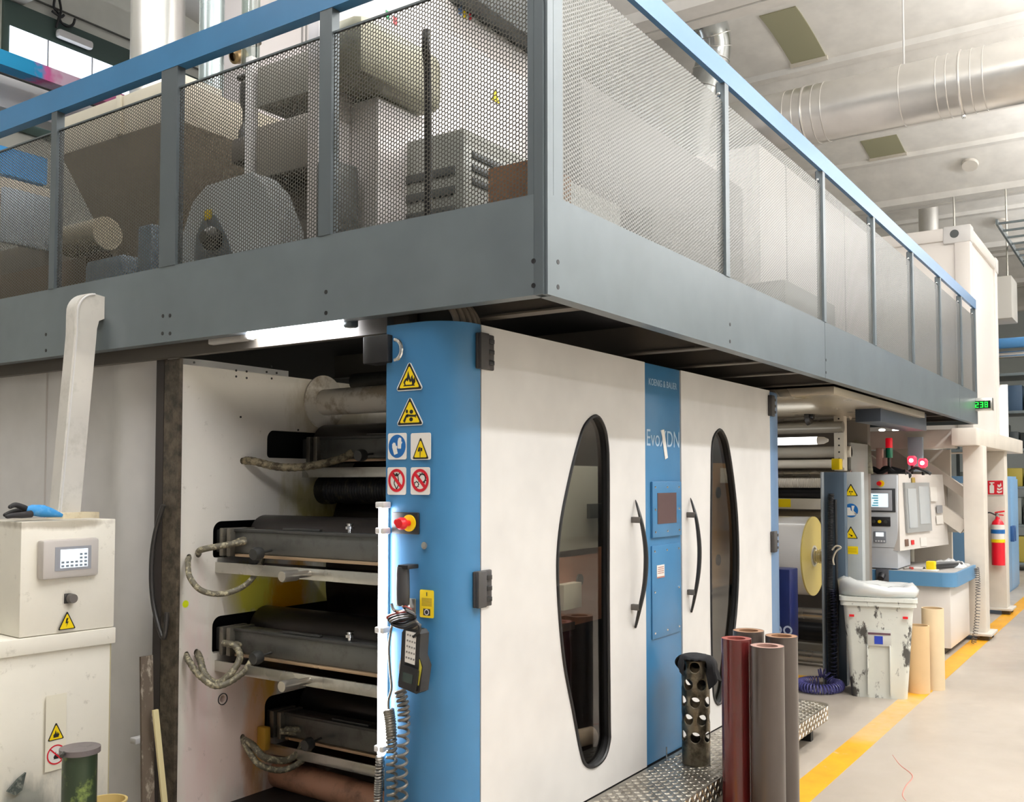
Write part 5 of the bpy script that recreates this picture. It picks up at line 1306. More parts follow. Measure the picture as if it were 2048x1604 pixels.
for z in (.15, .85, 1.55, 2.25, 2.95):
    y = 1.12
    while y < 3.2:
        w_ = rnd.uniform(.14, .3); h_ = rnd.uniform(.2, .55); c_ = cols[k % 6]
        if y + w_ > 3.38: break
        tag(MB().box(20.1, 20.6, y, y + w_, z, z + h_, .015).build('stored_case', mat('case_%d' % (k % 6), c_, .5)), 'dull case or tin kept on the far storage rack', 'case', 'stored cases on the far rack')
        y += w_ + .03; k += 1
for (z, r_, m_, lab) in ((4.02, .09, mat('pipe_blue', (80, 140, 195), .4), 'blue pipe crossing high at the far right'), (3.82, .06, chrome, 'shiny pipe under the blue pipe at the far right')):
    tag(MB().cyl((18.5, 4.0, z), (18.5, -6, z), r_, 16).build('cross_pipe', m_), lab, 'pipe')
for (x, z, lab) in ((15.0, 2.1, ''), ):
    t = thing('wall_lamp', (x, 1.85, z), 'glowing vertical tube lamp beside the container end', 'lamp')
    MB().cyl((15.0, 1.85, 2.15), (15.0, 1.85, 2.95), .05, 16).build('lit_tube', mat('lit_tube_soft', (250, 252, 255), .4, emit=4), t)
    bx(t, 'lamp_back', white, 15.05, 15.08, 1.80, 1.9, 2.1, 3.0)
t = thing('air_unit', (17.85, 2.5, 4.3), 'boxy pale air unit hanging beyond the container', 'air unit')
MB().box(17.5, 18.2, 2.0, 3.0, 4.3, 5.0, .02).build('unit_body', mat('air_unit_grey', (206, 204, 198), .5), t)
for y in (2.1, 2.9): MB().cyl((17.85, y, 5.0), (17.85, y, 6.7), .015, 8).build('hanger_rod', silver, t)
t = thing('cable_ladder', (18, 1.2, 5.6), 'grey cable ladder running under the ceiling at the far right', 'cable ladder')
for y in (1.5, 2.0): MB().box(16, 28, y, y + .03, 5.5, 5.58).build('side_rail', rk, t)
for k in range(24): MB().box(16.1 + k * .5, 16.13 + k * .5, 1.53, 2.0, 5.52, 5.55).build('ladder_rung', rk, t)
# ================================================================ UNWINDER AND OPERATOR CONSOLE
t = thing('unwinder', (8.7, 3.0, 0), 'unwinder unit with stacked horizontal rollers between the blue end column and the sign post', 'machine')
st = mat('roller_steel', (196, 192, 184), .28, metal=.85)
sw = mat('roller_white', (222, 216, 206), .4)
sd = mat('roller_black', (34, 34, 36), .3, metal=.3)
UX = 8.75
def zz(v, X=UX, u=1610): return at(u, v, X=X).z
Y0, Y1 = 2.36, 4.3
rolls = [(800, 10, sw), (830, 14, st), (856, 12, mat('roller_grey', (150, 146, 138), .4, metal=.4)), (905, 12, sw), (928, 9, sw), (950, 10, st), (985, 12, sd), (1030, 9, mat('roller_bronze', (150, 138, 118), .3, metal=.7)), (1226, 12, st), (1262, 20, sd), (1312, 12, st), (1345, 18, sd)]
for k, (v, h, m) in enumerate(rolls):
    r = h / 1936 * 8.3; z = max(zz(v), r + .01); x = UX + (.25 if k % 2 else 0)
    MB().cyl((x, Y0, zz(v, x)), (x, Y1, zz(v, x)), r, 24).build('idler_roller', m, t)
rib = MB(); z = zz(966)
rib.tube([(UX - .05, Y0 + .008 * k, z) for k in range(0, 240)], lambda i, n: .04 + .005 * (i % 2), 20); rib.build('ribbed_roller', sw, t)
bx(t, 'cross_beam', mat('beam_cream', (198, 190, 176), .45), UX - .1, UX, Y0, Y1, zz(1018), zz(997), .005)
a, b = at(1557, 1014, X=UX - .1), at(1580, 998, X=UX - .1)
decal(t, 'yellow_label', yellow, frX(UX - .1, (a.y + b.y) / 2, a.z), [rect(-.06, .06, 0, b.z - a.z)], .001, .001, 'yellow label on the cross beam')
bx(t, 'cross_beam', mat('beam_cream', (198, 190, 176)), UX + .4, UX + .5, Y0, Y1, zz(1395, UX + .4) if zz(1395, UX + .4) > 0 else .02, zz(1375, UX + .4) if zz(1375, UX + .4) > .1 else .12, .005)
a = at(1679, 780, X=8.9)
p_ = bx(t, 'frame_post', mat('post_cream', (222, 216, 204), .45), 8.86, 8.96, a.y - .045, a.y + .045, zz(942, 8.86), 2.28, .004)
for k in range(7): MB().lathe([(.008, 0), (.008, 1), (0, 1)], (8.86, a.y, 1.85 + k * .06), (8.857, a.y, 1.85 + k * .06), 10).build('post_hole', black, p_)
bx(t, 'frame_post', mat('post_cream', (222, 216, 204)), 9.2, 9.3, 4.0, 4.1, 0, 2.28, .004)
MB().lathe([(.07, 0), (.085, .2), (.07, 1), (.03, 1), (.03, 1.6), (0, 1.6)], (8.5, at(1613, 832, X=8.5).y, at(1613, 832, X=8.5).z), (8.5, at(1613, 832, X=8.5).y - .04, at(1613, 832, X=8.5).z), 20).build('hand_wheel', black, t)
bx(t, 'motor', mat('motor_grey', (120, 126, 132), .4), 8.4, 8.6, at(1575, 800, X=8.4).y - .08, at(1575, 800, X=8.4).y + .1, zz(815, 8.4), zz(788, 8.4), .01)
bx(t, 'machine_back', mat('unwinder_back', (120, 112, 104), .6), 9.6, 9.7, 2.36, 5.2, 0, 2.28)
bx(t, 'side_plate', mat('side_plate_grey', (150, 150, 146), .5), 9.0, 9.6, 2.36, 2.39, 0, 2.0)
# lit tube inside the unwinder
q = at(1640, 881, X=8.35); z = q.z
ml = MB().cyl((8.35, q.y + .02, z), (8.35, q.y + .95, z), .033, 16).build('machine_light', mat('lit_tube_mid', (250, 250, 245), .4, emit=6), t, 'glowing horizontal tube light')
MB().lathe([(.034, 0), (.03, .6), (.012, 1), (0, 1)], (8.35, q.y + .02, z), (8.35, q.y - .07, z), 16).build('end_cap', white, ml)
a = at(1665, 925, X=8.5); tag(MB().box(8.46, 8.56, a.y - .07, a.y, zz(940, 8.5), zz(918, 8.5), .008).build('yellow_bracket', yellow), 'bright yellow bracket at the foot of the cream unwinder post', 'bracket')
# film roll on its shaft
X, k_ = 8.3, 8.05
c = at(1628, 1112, X=X)
t = thing('film_roll', (X, c.y, c.z - .335), 'large reel of glossy clear film with a yellowish end face', 'film roll')
MB().lathe([(0, 0), (.333, 0), (.333, 1), (0, 1)], (X, c.y + .01, c.z), (X, c.y + 1.5, c.z), 72).build('wound_film', mat('white_film', (236, 234, 232), .22, coat=.6), t, 'glossy white wound film')
MB().lathe([(.08, 0), (.335, 0), (.335, 1), (.08, 1)], (X, c.y, c.z), (X, c.y + .012, c.z), 72, closed=True).build('roll_edge', mat('film_edge_yellow', (226, 204, 120), .35), t, 'pale yellow end face of the film')
MB().lathe([(.09, 0), (.09, 1), (.075, 1), (.075, 0)], (X, c.y - .006, c.z), (X, c.y + .02, c.z), 40, closed=True).build('core_ring', cream, t)
sh = thing('winding_shaft', (X, c.y - .06, c.z), 'grooved steel shaft sticking out of the film reel', 'shaft')
MB().tube([(X, c.y - .008 - .0035 * k, c.z) for k in range(34)], lambda i, n: .062 if (i // 6) % 2 == 0 else .056, 28).build('shaft_body', mat('shaft_steel', (190, 184, 172), .2, metal=.9), sh)
# dark blue machine box beside the end column
bxn = thing('blue_trolley', (7.0, 2.5, 0), 'dark blue scuffed box standing behind the blue end column', 'trolley')
nv = mat('navy_scuffed', (16, 26, 74), .35, dirt=.4, dcol=(150, 160, 180), scale=20, thr=(.68, .78))
q0, q1 = at(1557, 1138, X=7.3), at(1581, 1280, X=7.3)
bx(bxn, 'trolley_body', nv, 7.3, 7.5, q1.y, q1.y + .5, max(q1.z - .02, .1), q0.z, .01)
for dy in (.1, .35): bx(bxn, 'foot', black, 7.35, 7.45, q1.y + dy, q1.y + dy + .08, 0, max(q1.z - .02, .1), .004)
f = frX(7.3, q1.y + .05, max(q1.z, .12) + .07)
o_, U, V, N = f
for sx in (-.03, .05):
    P = [o_ + U * (x) + V * y + N * .001 for x, y in circ(-sx, 0, .035, 24)]; P2 = [o_ + U * (x) + V * y + N * .001 for x, y in circ(-sx, 0, .022, 24)]
    MB().holed(P, [P2], N * .001).build('ring_mark', mat('pale_print', (196, 204, 220), .5), bxn, smooth=False)
# sign post
PX2 = 8.3
ya, yb = at(1725, 1100, X=PX2).y, at(1688, 1100, X=PX2).y
t = thing('sign_post', (PX2 + .15, (ya + yb) / 2, 0), 'grey machine post with four stacked yellow and blue safety labels', 'post')
pg = mat('post_light_grey', (186, 192, 194), .42, fine=.03)
zt = at(1700, 944, X=PX2).z
bx(t, 'post_body', pg, PX2, PX2 + .09, ya, yb, 0, zt, .004)
bx(t, 'side_strip', mat('strip_green_grey', (150, 154, 140), .5), PX2 + .01, PX2 + .09, yb, yb + .045, 0, zt, .003)
def psn(u, v): q = at(u, v, X=PX2); return frX(PX2, q.y, q.z)
sk = 1936 / 8.05
def psign(v0, pict, lab):
    f = psn(1702, v0); w_, h_ = .115, .105
    b_ = decal(t, 'warning_sign', signk, f, [rtri(w_, h_, .004)], .0005, .001, lab)
    decal(b_, 'sign_field', yellow, f, [[(x, y + .005) for x, y in rtri(w_ * .82, h_ * .8, .003)]], .0018, .0006)
    decal(b_, 'pictogram', signk, f, [[(x * w_, y * h_) for x, y in P] for P in pict], .0026, .0005)
psign(992, [circ(-.07, .34, .06, 12), circ(.08, .34, .06, 12), [(-.02, .1), (.02, .1), (.02, .24), (-.02, .24)]], 'yellow triangle sign with rollers')
psign(1077, [[(-.15, .4), (.12, .2), (.1, .16), (-.17, .35)], circ(.05, .22, .07, 12)], 'yellow triangle sign with a cut hand')
f = psn(1702, 1021)
b_ = decal(t, 'mandatory_sign', signb, f, [circ(0, 0, .058)], .0005, .001, 'round blue sign with a safety boot')
decal(b_, 'pictogram', signw, f, [[(-.035, .025), (-.005, .025), (.0, .0), (.04, -.025), (.045, -.04), (-.03, -.042), (-.035, -.01)], [(.005, .04), (.03, .04), (.02, .0), (.05, -.03), (.04, -.036), (.008, .0)]], .0018, .0006)
q = at(1702, 1108, X=PX2); f = frX(PX2, q.y, q.z)
b_ = decal(t, 'instruction_label', yellow, f, [rrect(-.058, .058, 0, .064, .004)], .0005, .001, 'yellow instruction label')
decal(b_, 'print_line', mat('label_olive', (176, 150, 10)), f, [rect(-.045, .045, k, k + .003) for k in (.015, .025, .035, .045)], .0016, .0004)
q0, q1 = at(1678, 1268, X=PX2 - .02), at(1699, 1217, X=PX2 - .02)
pb = bx(t, 'yellow_switch', mat('switch_yellow', (222, 190, 30), .4), PX2 - .05, PX2, q1.y, q0.y, q0.z, q1.z, .01)
bx(pb, 'switch_key', black, PX2 - .06, PX2 - .05, q1.y + .025, q0.y - .025, (q0.z + q1.z) / 2 - .03, (q0.z + q1.z) / 2 + .03, .003)
# cable channel with corrugated hose in front of it
cxn = 8.0
q0, q1 = at(1688, 1383, X=cxn), at(1652, 1383, X=cxn); zt2 = at(1670, 944, X=cxn).z
t = thing('cable_channel', (cxn, (q0.y + q1.y) / 2, 0), 'dark cable channel with a corrugated black hose in front of the post', 'cable channel')
bx(t, 'channel_back', mat('channel_slate', (70, 84, 98), .35), cxn + .02, cxn + .1, q0.y - .02, q1.y, 0, zt2, .004)
bx(t, 'channel_edge', mat('channel_grey', (150, 156, 160), .4), cxn - .03, cxn + .1, q1.y, q1.y + .015, 0, zt2, .003)
ym = (q0.y + q1.y) / 2
N_ = 260
MB().tube([(cxn - .02, ym + .015 + .012 * math.sin(k / 60), .03 + (zt2 - .2) * k / N_) for k in range(N_)], lambda i, n: .021 + .006 * (i % 2), 12).build('corrugated_hose', mat('hose_corrugated', (40, 40, 42), .4), t)
MB().tube([(cxn - .03, ym - .03, .05), (cxn - .03, ym - .035, .9), (cxn - .02, ym - .03, 1.5)], .012, 8).build('cable', black, t)
MB().tube(coil([(cxn - .06, ym - .01, .08), (cxn - .06, ym - .02, .5), (cxn - .05, ym - .01, .78)], .022, 26), .0035, 5).build('coil_lead', mat('coil_navy', (60, 62, 92), .35), t)
MB().tube([at(u, v, X=cxn - .06) for u, v in [(1664, 1100), (1672, 1092), (1682, 1095), (1672, 1103), (1666, 1118), (1668, 1130)]], .007, 6, smooth=5).build('string', mat('string_beige', (190, 180, 160), .7), t)
# violet coiled hose lying on the floor
cc = Vector((7.75, 2.30, 0)); ring = []
for k in range(-2, 17):
    a = math.radians(k * 20 + 60); ring.append((cc.x + .17 * math.cos(a), cc.y + .15 * math.sin(a), .042 + (.06 if k > 14 else 0)))
hc = coil(ring, .034, 44, 12)
tag(MB().tube([(p.x, p.y, max(p.z, .008)) for p in hc], .0062, 6).build('coiled_hose', mat('violet_hose', (76, 74, 130), .3)), 'violet blue coiled air hose lying in a loop on the floor', 'hose')
tag(MB().box(8.0, 8.25, 2.46, 3.2, 0, .002).build('floor_patch', MATS['worn_yellow_paint']), 'short yellow floor stripe beside the violet coiled hose', 'floor marking')
# operator console
CXn = 10.0
t = thing('operator_console', (10.6, 2.1, 0), 'light grey operator console with slanted monitor cabinet on a blue worktop', 'console')
cg = mat('console_grey', (212, 216, 222), .4, fine=.02); cwh = mat('console_cream', (232, 226, 220), .42)
def cz(v, X=CXn, u=1760): return at(u, v, X=X).z
yL, yM, yR = at(1724, 1100, X=CXn).y, at(1796, 1100, X=CXn).y, 1.80
ztop, zdesk, zlow = cz(950), cz(1136), cz(1165)
bx(t, 'left_cabinet', cg, CXn, CXn + .55, yM, yL, zdesk, ztop, .006)
MB().box(CXn - .001, CXn + .001, yM, yL, cz(1095) - .002, cz(1095) + .002).build('panel_gap', darkg, t)
hy0, hy1 = at(1727, 990, X=CXn).y, at(1791, 990, X=CXn).y
h = bx(t, 'screen_bezel', mat('bezel_dark', (52, 54, 58), .4), CXn - .012, CXn, hy1, hy0, cz(1024), cz(977), .004)
bx(h, 'screen_frame', mat('bezel_grey', (170, 172, 180), .4), CXn - .02, CXn - .012, hy1 + .03, hy0 - .03, cz(1021), cz(980), .004)
sy0, sy1 = at(1743, 1000, X=CXn).y, at(1777, 1000, X=CXn).y
bx(h, 'screen', mat('console_screen', (226, 240, 250), .3, emit=1.1), CXn - .022, CXn - .019, sy1, sy0, cz(1014), cz(987), 0)
for k in range(5): bx(h, 'screen_text', mat('screen_cyan', (90, 180, 205), .4, emit=.3), CXn - .0235, CXn - .022, sy0 - .07, sy0 - .01 - .01 * (k % 3), cz(1012) + k * .024, cz(1012) + k * .024 + .012, 0)
q = at(1760, 967, X=CXn)
es = MB().lathe([(.032, 0), (.032, 1), (0, 1)], (CXn, q.y - .01, q.z), (CXn - .008, q.y - .01, q.z), 20).build('stop_collar', yellow, t)
MB().lathe([(.012, 0), (.024, .5), (.022, 1), (0, 1)], (CXn - .008, q.y, q.z), (CXn - .05, q.y, q.z), 16).build('stop_button', red, es)
a, b = at(1739, 1052, X=CXn), at(1781, 1034, X=CXn)
kp = bx(t, 'button_strip', black, CXn - .01, CXn, b.y, a.y, a.z, b.z, .002)
for k, m_ in enumerate((darkg, yellow, darkg)):
    y = a.y + (b.y - a.y) * (.22 + .28 * k); MB().lathe([(.016, 0), (.016, 1), (0, 1)], (CXn - .01, y, (a.z + b.z) / 2), (CXn - .025, y, (a.z + b.z) / 2), 14).build('push_button', m_, kp)
a, b = at(1748, 1085, X=CXn), at(1772, 1063, X=CXn)
kp = bx(t, 'keypad', mat('keypad_grey', (130, 134, 144), .4), CXn - .01, CXn, b.y, a.y, a.z, b.z, .003)
bx(kp, 'keypad_screen', mat('keypad_glow', (240, 246, 250), .3, emit=.9), CXn - .013, CXn - .01, b.y + .02, a.y - .02, (a.z * .45 + b.z * .55), b.z - .01, 0)
for k in range(4): bx(kp, 'key', mat('key_white', (220, 222, 226), .4), CXn - .014, CXn - .01, a.y - .03 - k * .026, a.y - .014 - k * .026, a.z + .008, a.z + .025, 0)
# slanted monitor cabinet: leans back, its face turned toward the aisle
zt_, zb_ = cz(948), cz(1100)
F0, F1 = at(1800, 1097, X=CXn - .02), at(1897, 1070, X=CXn + 1.3)
G0, G1 = at(1797, 952, X=CXn + .06), at(1885, 948, X=CXn + 1.33)
F0.z = zb_; F1.z = zb_ + .0; G0.z = zt_; G1.z = zt_
D = Vector((.15, .5, 0))
MB().add([F0, F1, G1, G0, F0 + D, F1 + D, G1 + D, G0 + D], [(0, 1, 2, 3), (4, 7, 6, 5), (0, 4, 5, 1), (3, 2, 6, 7), (0, 3, 7, 4), (1, 5, 6, 2)]).build('monitor_cabinet', cwh, t)
Ux = (F1 - F0); Lx = Ux.length; Ux.normalize(); Vx = (G0 - F0); Hx = Vx.length; Vx = (Vx - Ux * Vx.dot(Ux)).normalized(); Nx = Ux.cross(Vx)
if Nx.x > 0: Nx = -Nx
fm = (F0, Ux, Vx, Nx)
wf = decal(t, 'window_frame', mat('frame_midgrey', (158, 160, 160), .4), fm, [rect(Lx * .13, Lx * .62, Hx * .22, Hx * .88)], .0, .02)
for (x0_, x1_, y0_, y1_) in ((.17, .33, .28, .80), (.39, .59, .32, .83)):
    decal(wf, 'monitor_glass', mat('monitor_glass', (186, 192, 196), .08), fm, [rect(Lx * x0_, Lx * x1_, Hx * y0_, Hx * y1_)], .0205, .003)
for (x0_, x1_, y0_, y1_, m_, n_) in ((.1, .16, .05, .14, mat('rocker_brown', (110, 84, 72), .4), 'rocker_switch'), (.22, .27, .06, .12, red, 'red_switch'), (.66, .8, .62, .82, signw, 'paper_note'), (.78, .9, .45, .56, mat('note_grey', (150, 150, 152), .6), 'paper_note'), (.40, .52, .02, .14, signw, 'paper_note'), (.76, .9, .3, .42, signw, 'paper_note'), (.3, .36, .88, .95, mat('brass_tag', (176, 150, 70), .4), 'brass_tag')):
    decal(t, n_, m_, fm, [rect(Lx * x0_, Lx * x1_, Hx * y0_, Hx * y1_)], .001, .006)
for f_ in (.25, .7): p = F0 + Ux * Lx * f_ + D * .5; MB().cyl((p.x, p.y, zdesk), (p.x, p.y, zb_ + .01), .03, 12).build('cabinet_leg', cream, t)
# blue worktop with rounded corner and its base
yT = 1.66
pts = [(CXn - .06, yL), (CXn - .06, yT + .12)]
for k in range(7): a = PI + PI / 2 * k / 6; pts.append((CXn + .06 + .12 * math.cos(a), yT + .12 + .12 * math.sin(a)))
pts += [(CXn + 1.1, yT), (CXn + 1.1, 2.3), (CXn + .7, yL)]
ztt, zbb = cz(1139, CXn - .06, 1740), cz(1166, CXn - .06, 1740)
wt = MB().prism([(x, y, zbb) for x, y in pts], (0, 0, ztt - zbb)).build('worktop', mat('worktop_blue', (88, 138, 178), .4), t, 'thick blue worktop with a rounded corner')
MB().prism([(x * .97 + CXn * .03 + .02, y * .94 + 2.0 * .06, ztt) for x, y in pts], (0, 0, .004)).build('worktop_mat', mat('mat_greige', (176, 172, 168), .5), wt)
q = at(1765, 1150, X=CXn - .07); so = bx(wt, 'socket', mat('socket_grey', (78, 80, 86), .4), CXn - .085, CXn - .06, q.y - .06, q.y + .06, q.z - .07, q.z + .06, .005)
MB().lathe([(.035, 0), (.03, 1), (0, 1)], (CXn - .085, q.y, q.z), (CXn - .15, q.y, q.z - .03), 14).build('plug', black, so)
q = at(1740, 1146, X=CXn - .06); MB().lathe([(.02, 0), (.02, 1), (0, 1)], (CXn - .06, q.y, q.z), (CXn - .075, q.y, q.z), 14).build('knob', mat('navy_knob', (50, 70, 110), .4), wt)
bb = bx(t, 'base_cabinet', cwh, CXn + .0, CXn + 1.05, yT + .06, yL - .02, .06, zbb, .006)
bx(t, 'base_plinth', black, CXn + .03, CXn + 1.0, yT + .12, yL - .05, 0, .06)
for (x, z) in ((CXn + .2, .62), (CXn + .55, .66), (CXn + .95, .7)): bx(bb, 'cable_hole', black, x, x + .05, yT + .056, yT + .062, z, z + .035, .001)
# things on the worktop
zw = ztt + .0045
def onwork(u, v, z=zw): p = at(u, v, Z=z); p.z = z; return p
MB_ = MB(); c0_ = onwork(1925, 1100); rnd = random.Random(5)
t = None
N1 = 14; g = []
b_ = bmesh.new()
for i in range(N1):
    row = []
    for j in range(N1):
        x = i / (N1 - 1) - .5; y = j / (N1 - 1) - .5; e = min(.5 - abs(x), .5 - abs(y)) * 2
        z = .004 + .07 * e ** .5 * (.6 + .6 * rnd.random()) * (1 if x < .1 else .5)
        row.append(b_.verts.new((10.8 + x * .5, 1.86 + y * .34, zw + z if 0 < i < N1 - 1 and 0 < j < N1 - 1 else zw + .001)))
    g.append(row)
for i in range(N1 - 1):
    for j in range(N1 - 1): b_.faces.new((g[i][j], g[i + 1][j], g[i + 1][j + 1], g[i][j + 1]))
mb = MB(); mb.bm.free(); mb.bm = b_
tag(mb.build('plastic_bag', mat('milky_plastic', (232, 236, 238), .2, coat=.5), sharp=180), 'crumpled milky plastic bag on the far end of the blue worktop', 'bag')
p = onwork(1890, 1108)
h = thing('hand_scanner', (10.4, 1.85, zw), 'black handled tool with yellow and white head lying on the blue worktop', 'tool')
MB().tube([(10.15, 1.90, zw + .045), (10.3, 1.86, zw + .04), (10.5, 1.80, zw + .035), (10.7, 1.74, zw + .03)], [.03, .034, .03, .024], 12).build('handle', black, h)
MB().box(10.08, 10.17, 1.87, 1.95, zw + .001, zw + .09, .01).build('yellow_head', yellow, h)
MB().box(10.0, 10.14, 1.84, 1.98, zw, zw + .012, .004).build('white_blade', signw, h)
for k, (x, y, L, a, c_, lab, nm) in enumerate(((10.12, 2.08, .16, .5, (190, 60, 50), 'red handled pliers lying on the blue worktop', 'pliers'), (10.16, 1.98, .2, .2, (60, 60, 62), 'dark screwdriver lying on the blue worktop', 'screwdriver'), (10.06, 2.15, .12, -.4, (150, 146, 140), 'small grey wrench lying on the blue worktop', 'wrench'))):
    h = thing(nm, (x, y, zw), lab, 'tool')
    d = Vector((math.cos(a), math.sin(a), 0)); o = Vector((x, y, zw + .012))
    MB().tube([o, o + d * L * .55], [.012, .009], 8).build('grip', mat('grip_%d' % k, c_, .4), h)
    MB().tube([o + d * L * .55, o + d * L], [.007, .004], 8).build('shank', chrome, h)
tag(MB().box(10.02, 10.07, 2.2, 2.26, zw, zw + .03, .006).build('bottle_lid', signb), 'small blue lid on the left front of the worktop', 'cap')
tag(MB().box(10.2, 10.42, 1.95, 2.12, zw, zw + .004).build('paper_sheet', signw), 'loose white sheet lying under the tools on the worktop', 'paper')
# coiled lead hanging from the worktop edge
tag(MB().tube(coil([(10.95, yT - .03, ztt - .02), (10.98, yT - .035, .55), (10.85, yT - .04, .25), (10.75, yT - .02, .02)], .022, 30), .004, 5).build('hanging_coil', mat('coil_wire_dark2', (90, 86, 84), .4)), 'thin coiled lead hanging from the blue worktop to the floor', 'cable')
# beacons and clutter on top of the console
def beacon(X, u, v0, v1, cols_, lab):
    y = at(u, v1, X=X).y; z0 = at(u, v1, X=X).z; z1 = at(u, v0, X=X).z
    t = thing('signal_beacon', (X, y, z0), lab, 'signal light', None)
    MB().cyl((X, y, z0), (X, y, z0 + (z1 - z0) * .45), .018, 12).build('stem', darkg, t)
    n = len(cols_)
    for k, m_ in enumerate(cols_):
        a = z0 + (z1 - z0) * (.45 + .55 * k / n); b = z0 + (z1 - z0) * (.45 + .55 * (k + 1) / n)
        MB().lathe([(0, 0), (.034, 0), (.034, .92), (.03, 1), (0, 1)], (X, y, a), (X, y, b), 18).build('lens', m_, t)
grn = mat('lens_green', (30, 120, 90), .3); rdl = mat('lens_red', (225, 20, 40), .3, emit=.4)
beacon(CXn + .3, 1779, 876, 948, [grn, rdl], 'signal beacon with green and red lenses on top of the console')
redon = mat('lens_red_lit', (255, 40, 60), .3, emit=4)
for u, v, lab in ((1824, 921, 'left of two glowing red lamps on the console top'), (1846, 926, 'right of two glowing red lamps on the console top')):
    X = CXn + .5; p = at(u, v, X=X); zt0 = cz(950)
    h = thing('red_lamp', (X, p.y, zt0), lab, 'signal light')
    MB().cyl((X, p.y, zt0), (X, p.y, p.z - .03), .014, 10).build('stem', black, h)
    MB().lathe([(.02, 0), (.042, .2), (.045, .8), (.03, 1), (0, 1)], (X, p.y, p.z - .05), (X, p.y, p.z + .045), 18).build('lens', redon, h)
    o = MB().sphere((X - .035, p.y, p.z), .022, 12).build('bulb_glow', mat('bulb_white', (255, 240, 240), .3, emit=8), h)
X = CXn + .25
for k, pts in enumerate(([(1735, 945), (1745, 938), (1760, 944), (1775, 938), (1790, 946), (1812, 944)], [(1760, 948), (1770, 936), (1795, 940), (1818, 948), (1815, 955)], [(1815, 947), (1830, 936), (1845, 940), (1862, 948)])):
    tag(MB().tube([at(u, v, X=X + .1 * k) for u, v in pts], .028 - .006 * k, 8, smooth=6).build('dark_cable_bundle', black), 'bundle of dark cables lying along the console top', 'cable', 'cable bundles on the console')
# funnel-like guard and pale machine blocks seen above the console
t = thing('rewinder_unit', (12.0, 3.2, 0), 'dark and pinkish machine parts rising behind the console', 'machine')
bx(t, 'machine_core', mat('core_dark', (52, 44, 42), .6), 11.75, 12.3, 2.45, 4.4, 0, 2.0)
bx(t, 'pink_plate', mat('plate_pinkish', (214, 184, 172), .5), 10.75, 10.8, at(1765, 900, X=10.75).y, at(1752, 900, X=10.75).y, 1.45, 2.0, .004)
bx(t, 'pale_block', mat('plate_pinkish', (214, 184, 172)), 10.75, 10.85, at(1776, 920, X=10.75).y, at(1763, 920, X=10.75).y, 1.5, 1.9, .01)
q = at(1715, 920, X=9.6)
MB().add([(9.62, q.y - .14, 1.72), (9.62, q.y + .1, 1.72), (9.62, q.y + .18, 1.95), (9.62, q.y + .02, 2.12), (9.62, q.y - .12, 1.98), (9.55, q.y, 1.9)], [(0, 1, 5), (1, 2, 5), (2, 3, 5), (3, 4, 5), (4, 0, 5)]).build('steel_guard', mat('guard_steel', (150, 146, 130), .3, metal=.7), t)
for (u, v) in ((1764, 848), (1790, 848), (1764, 860), (1791, 860)):
    p = at(u, v, X=11.7); MB().sphere((11.7, p.y, p.z), .028, 10, (.4, 1.4, .6)).build('lamp_spot', mat('spot_white', (255, 250, 240), .3, emit=5), t)
bx(t, 'tilted_panel', mat('panel_bluegrey', (170, 186, 200), .4), 11.0, 11.05, at(1845, 880, X=11).y, at(1815, 880, X=11).y, 1.75, 2.12, .005)
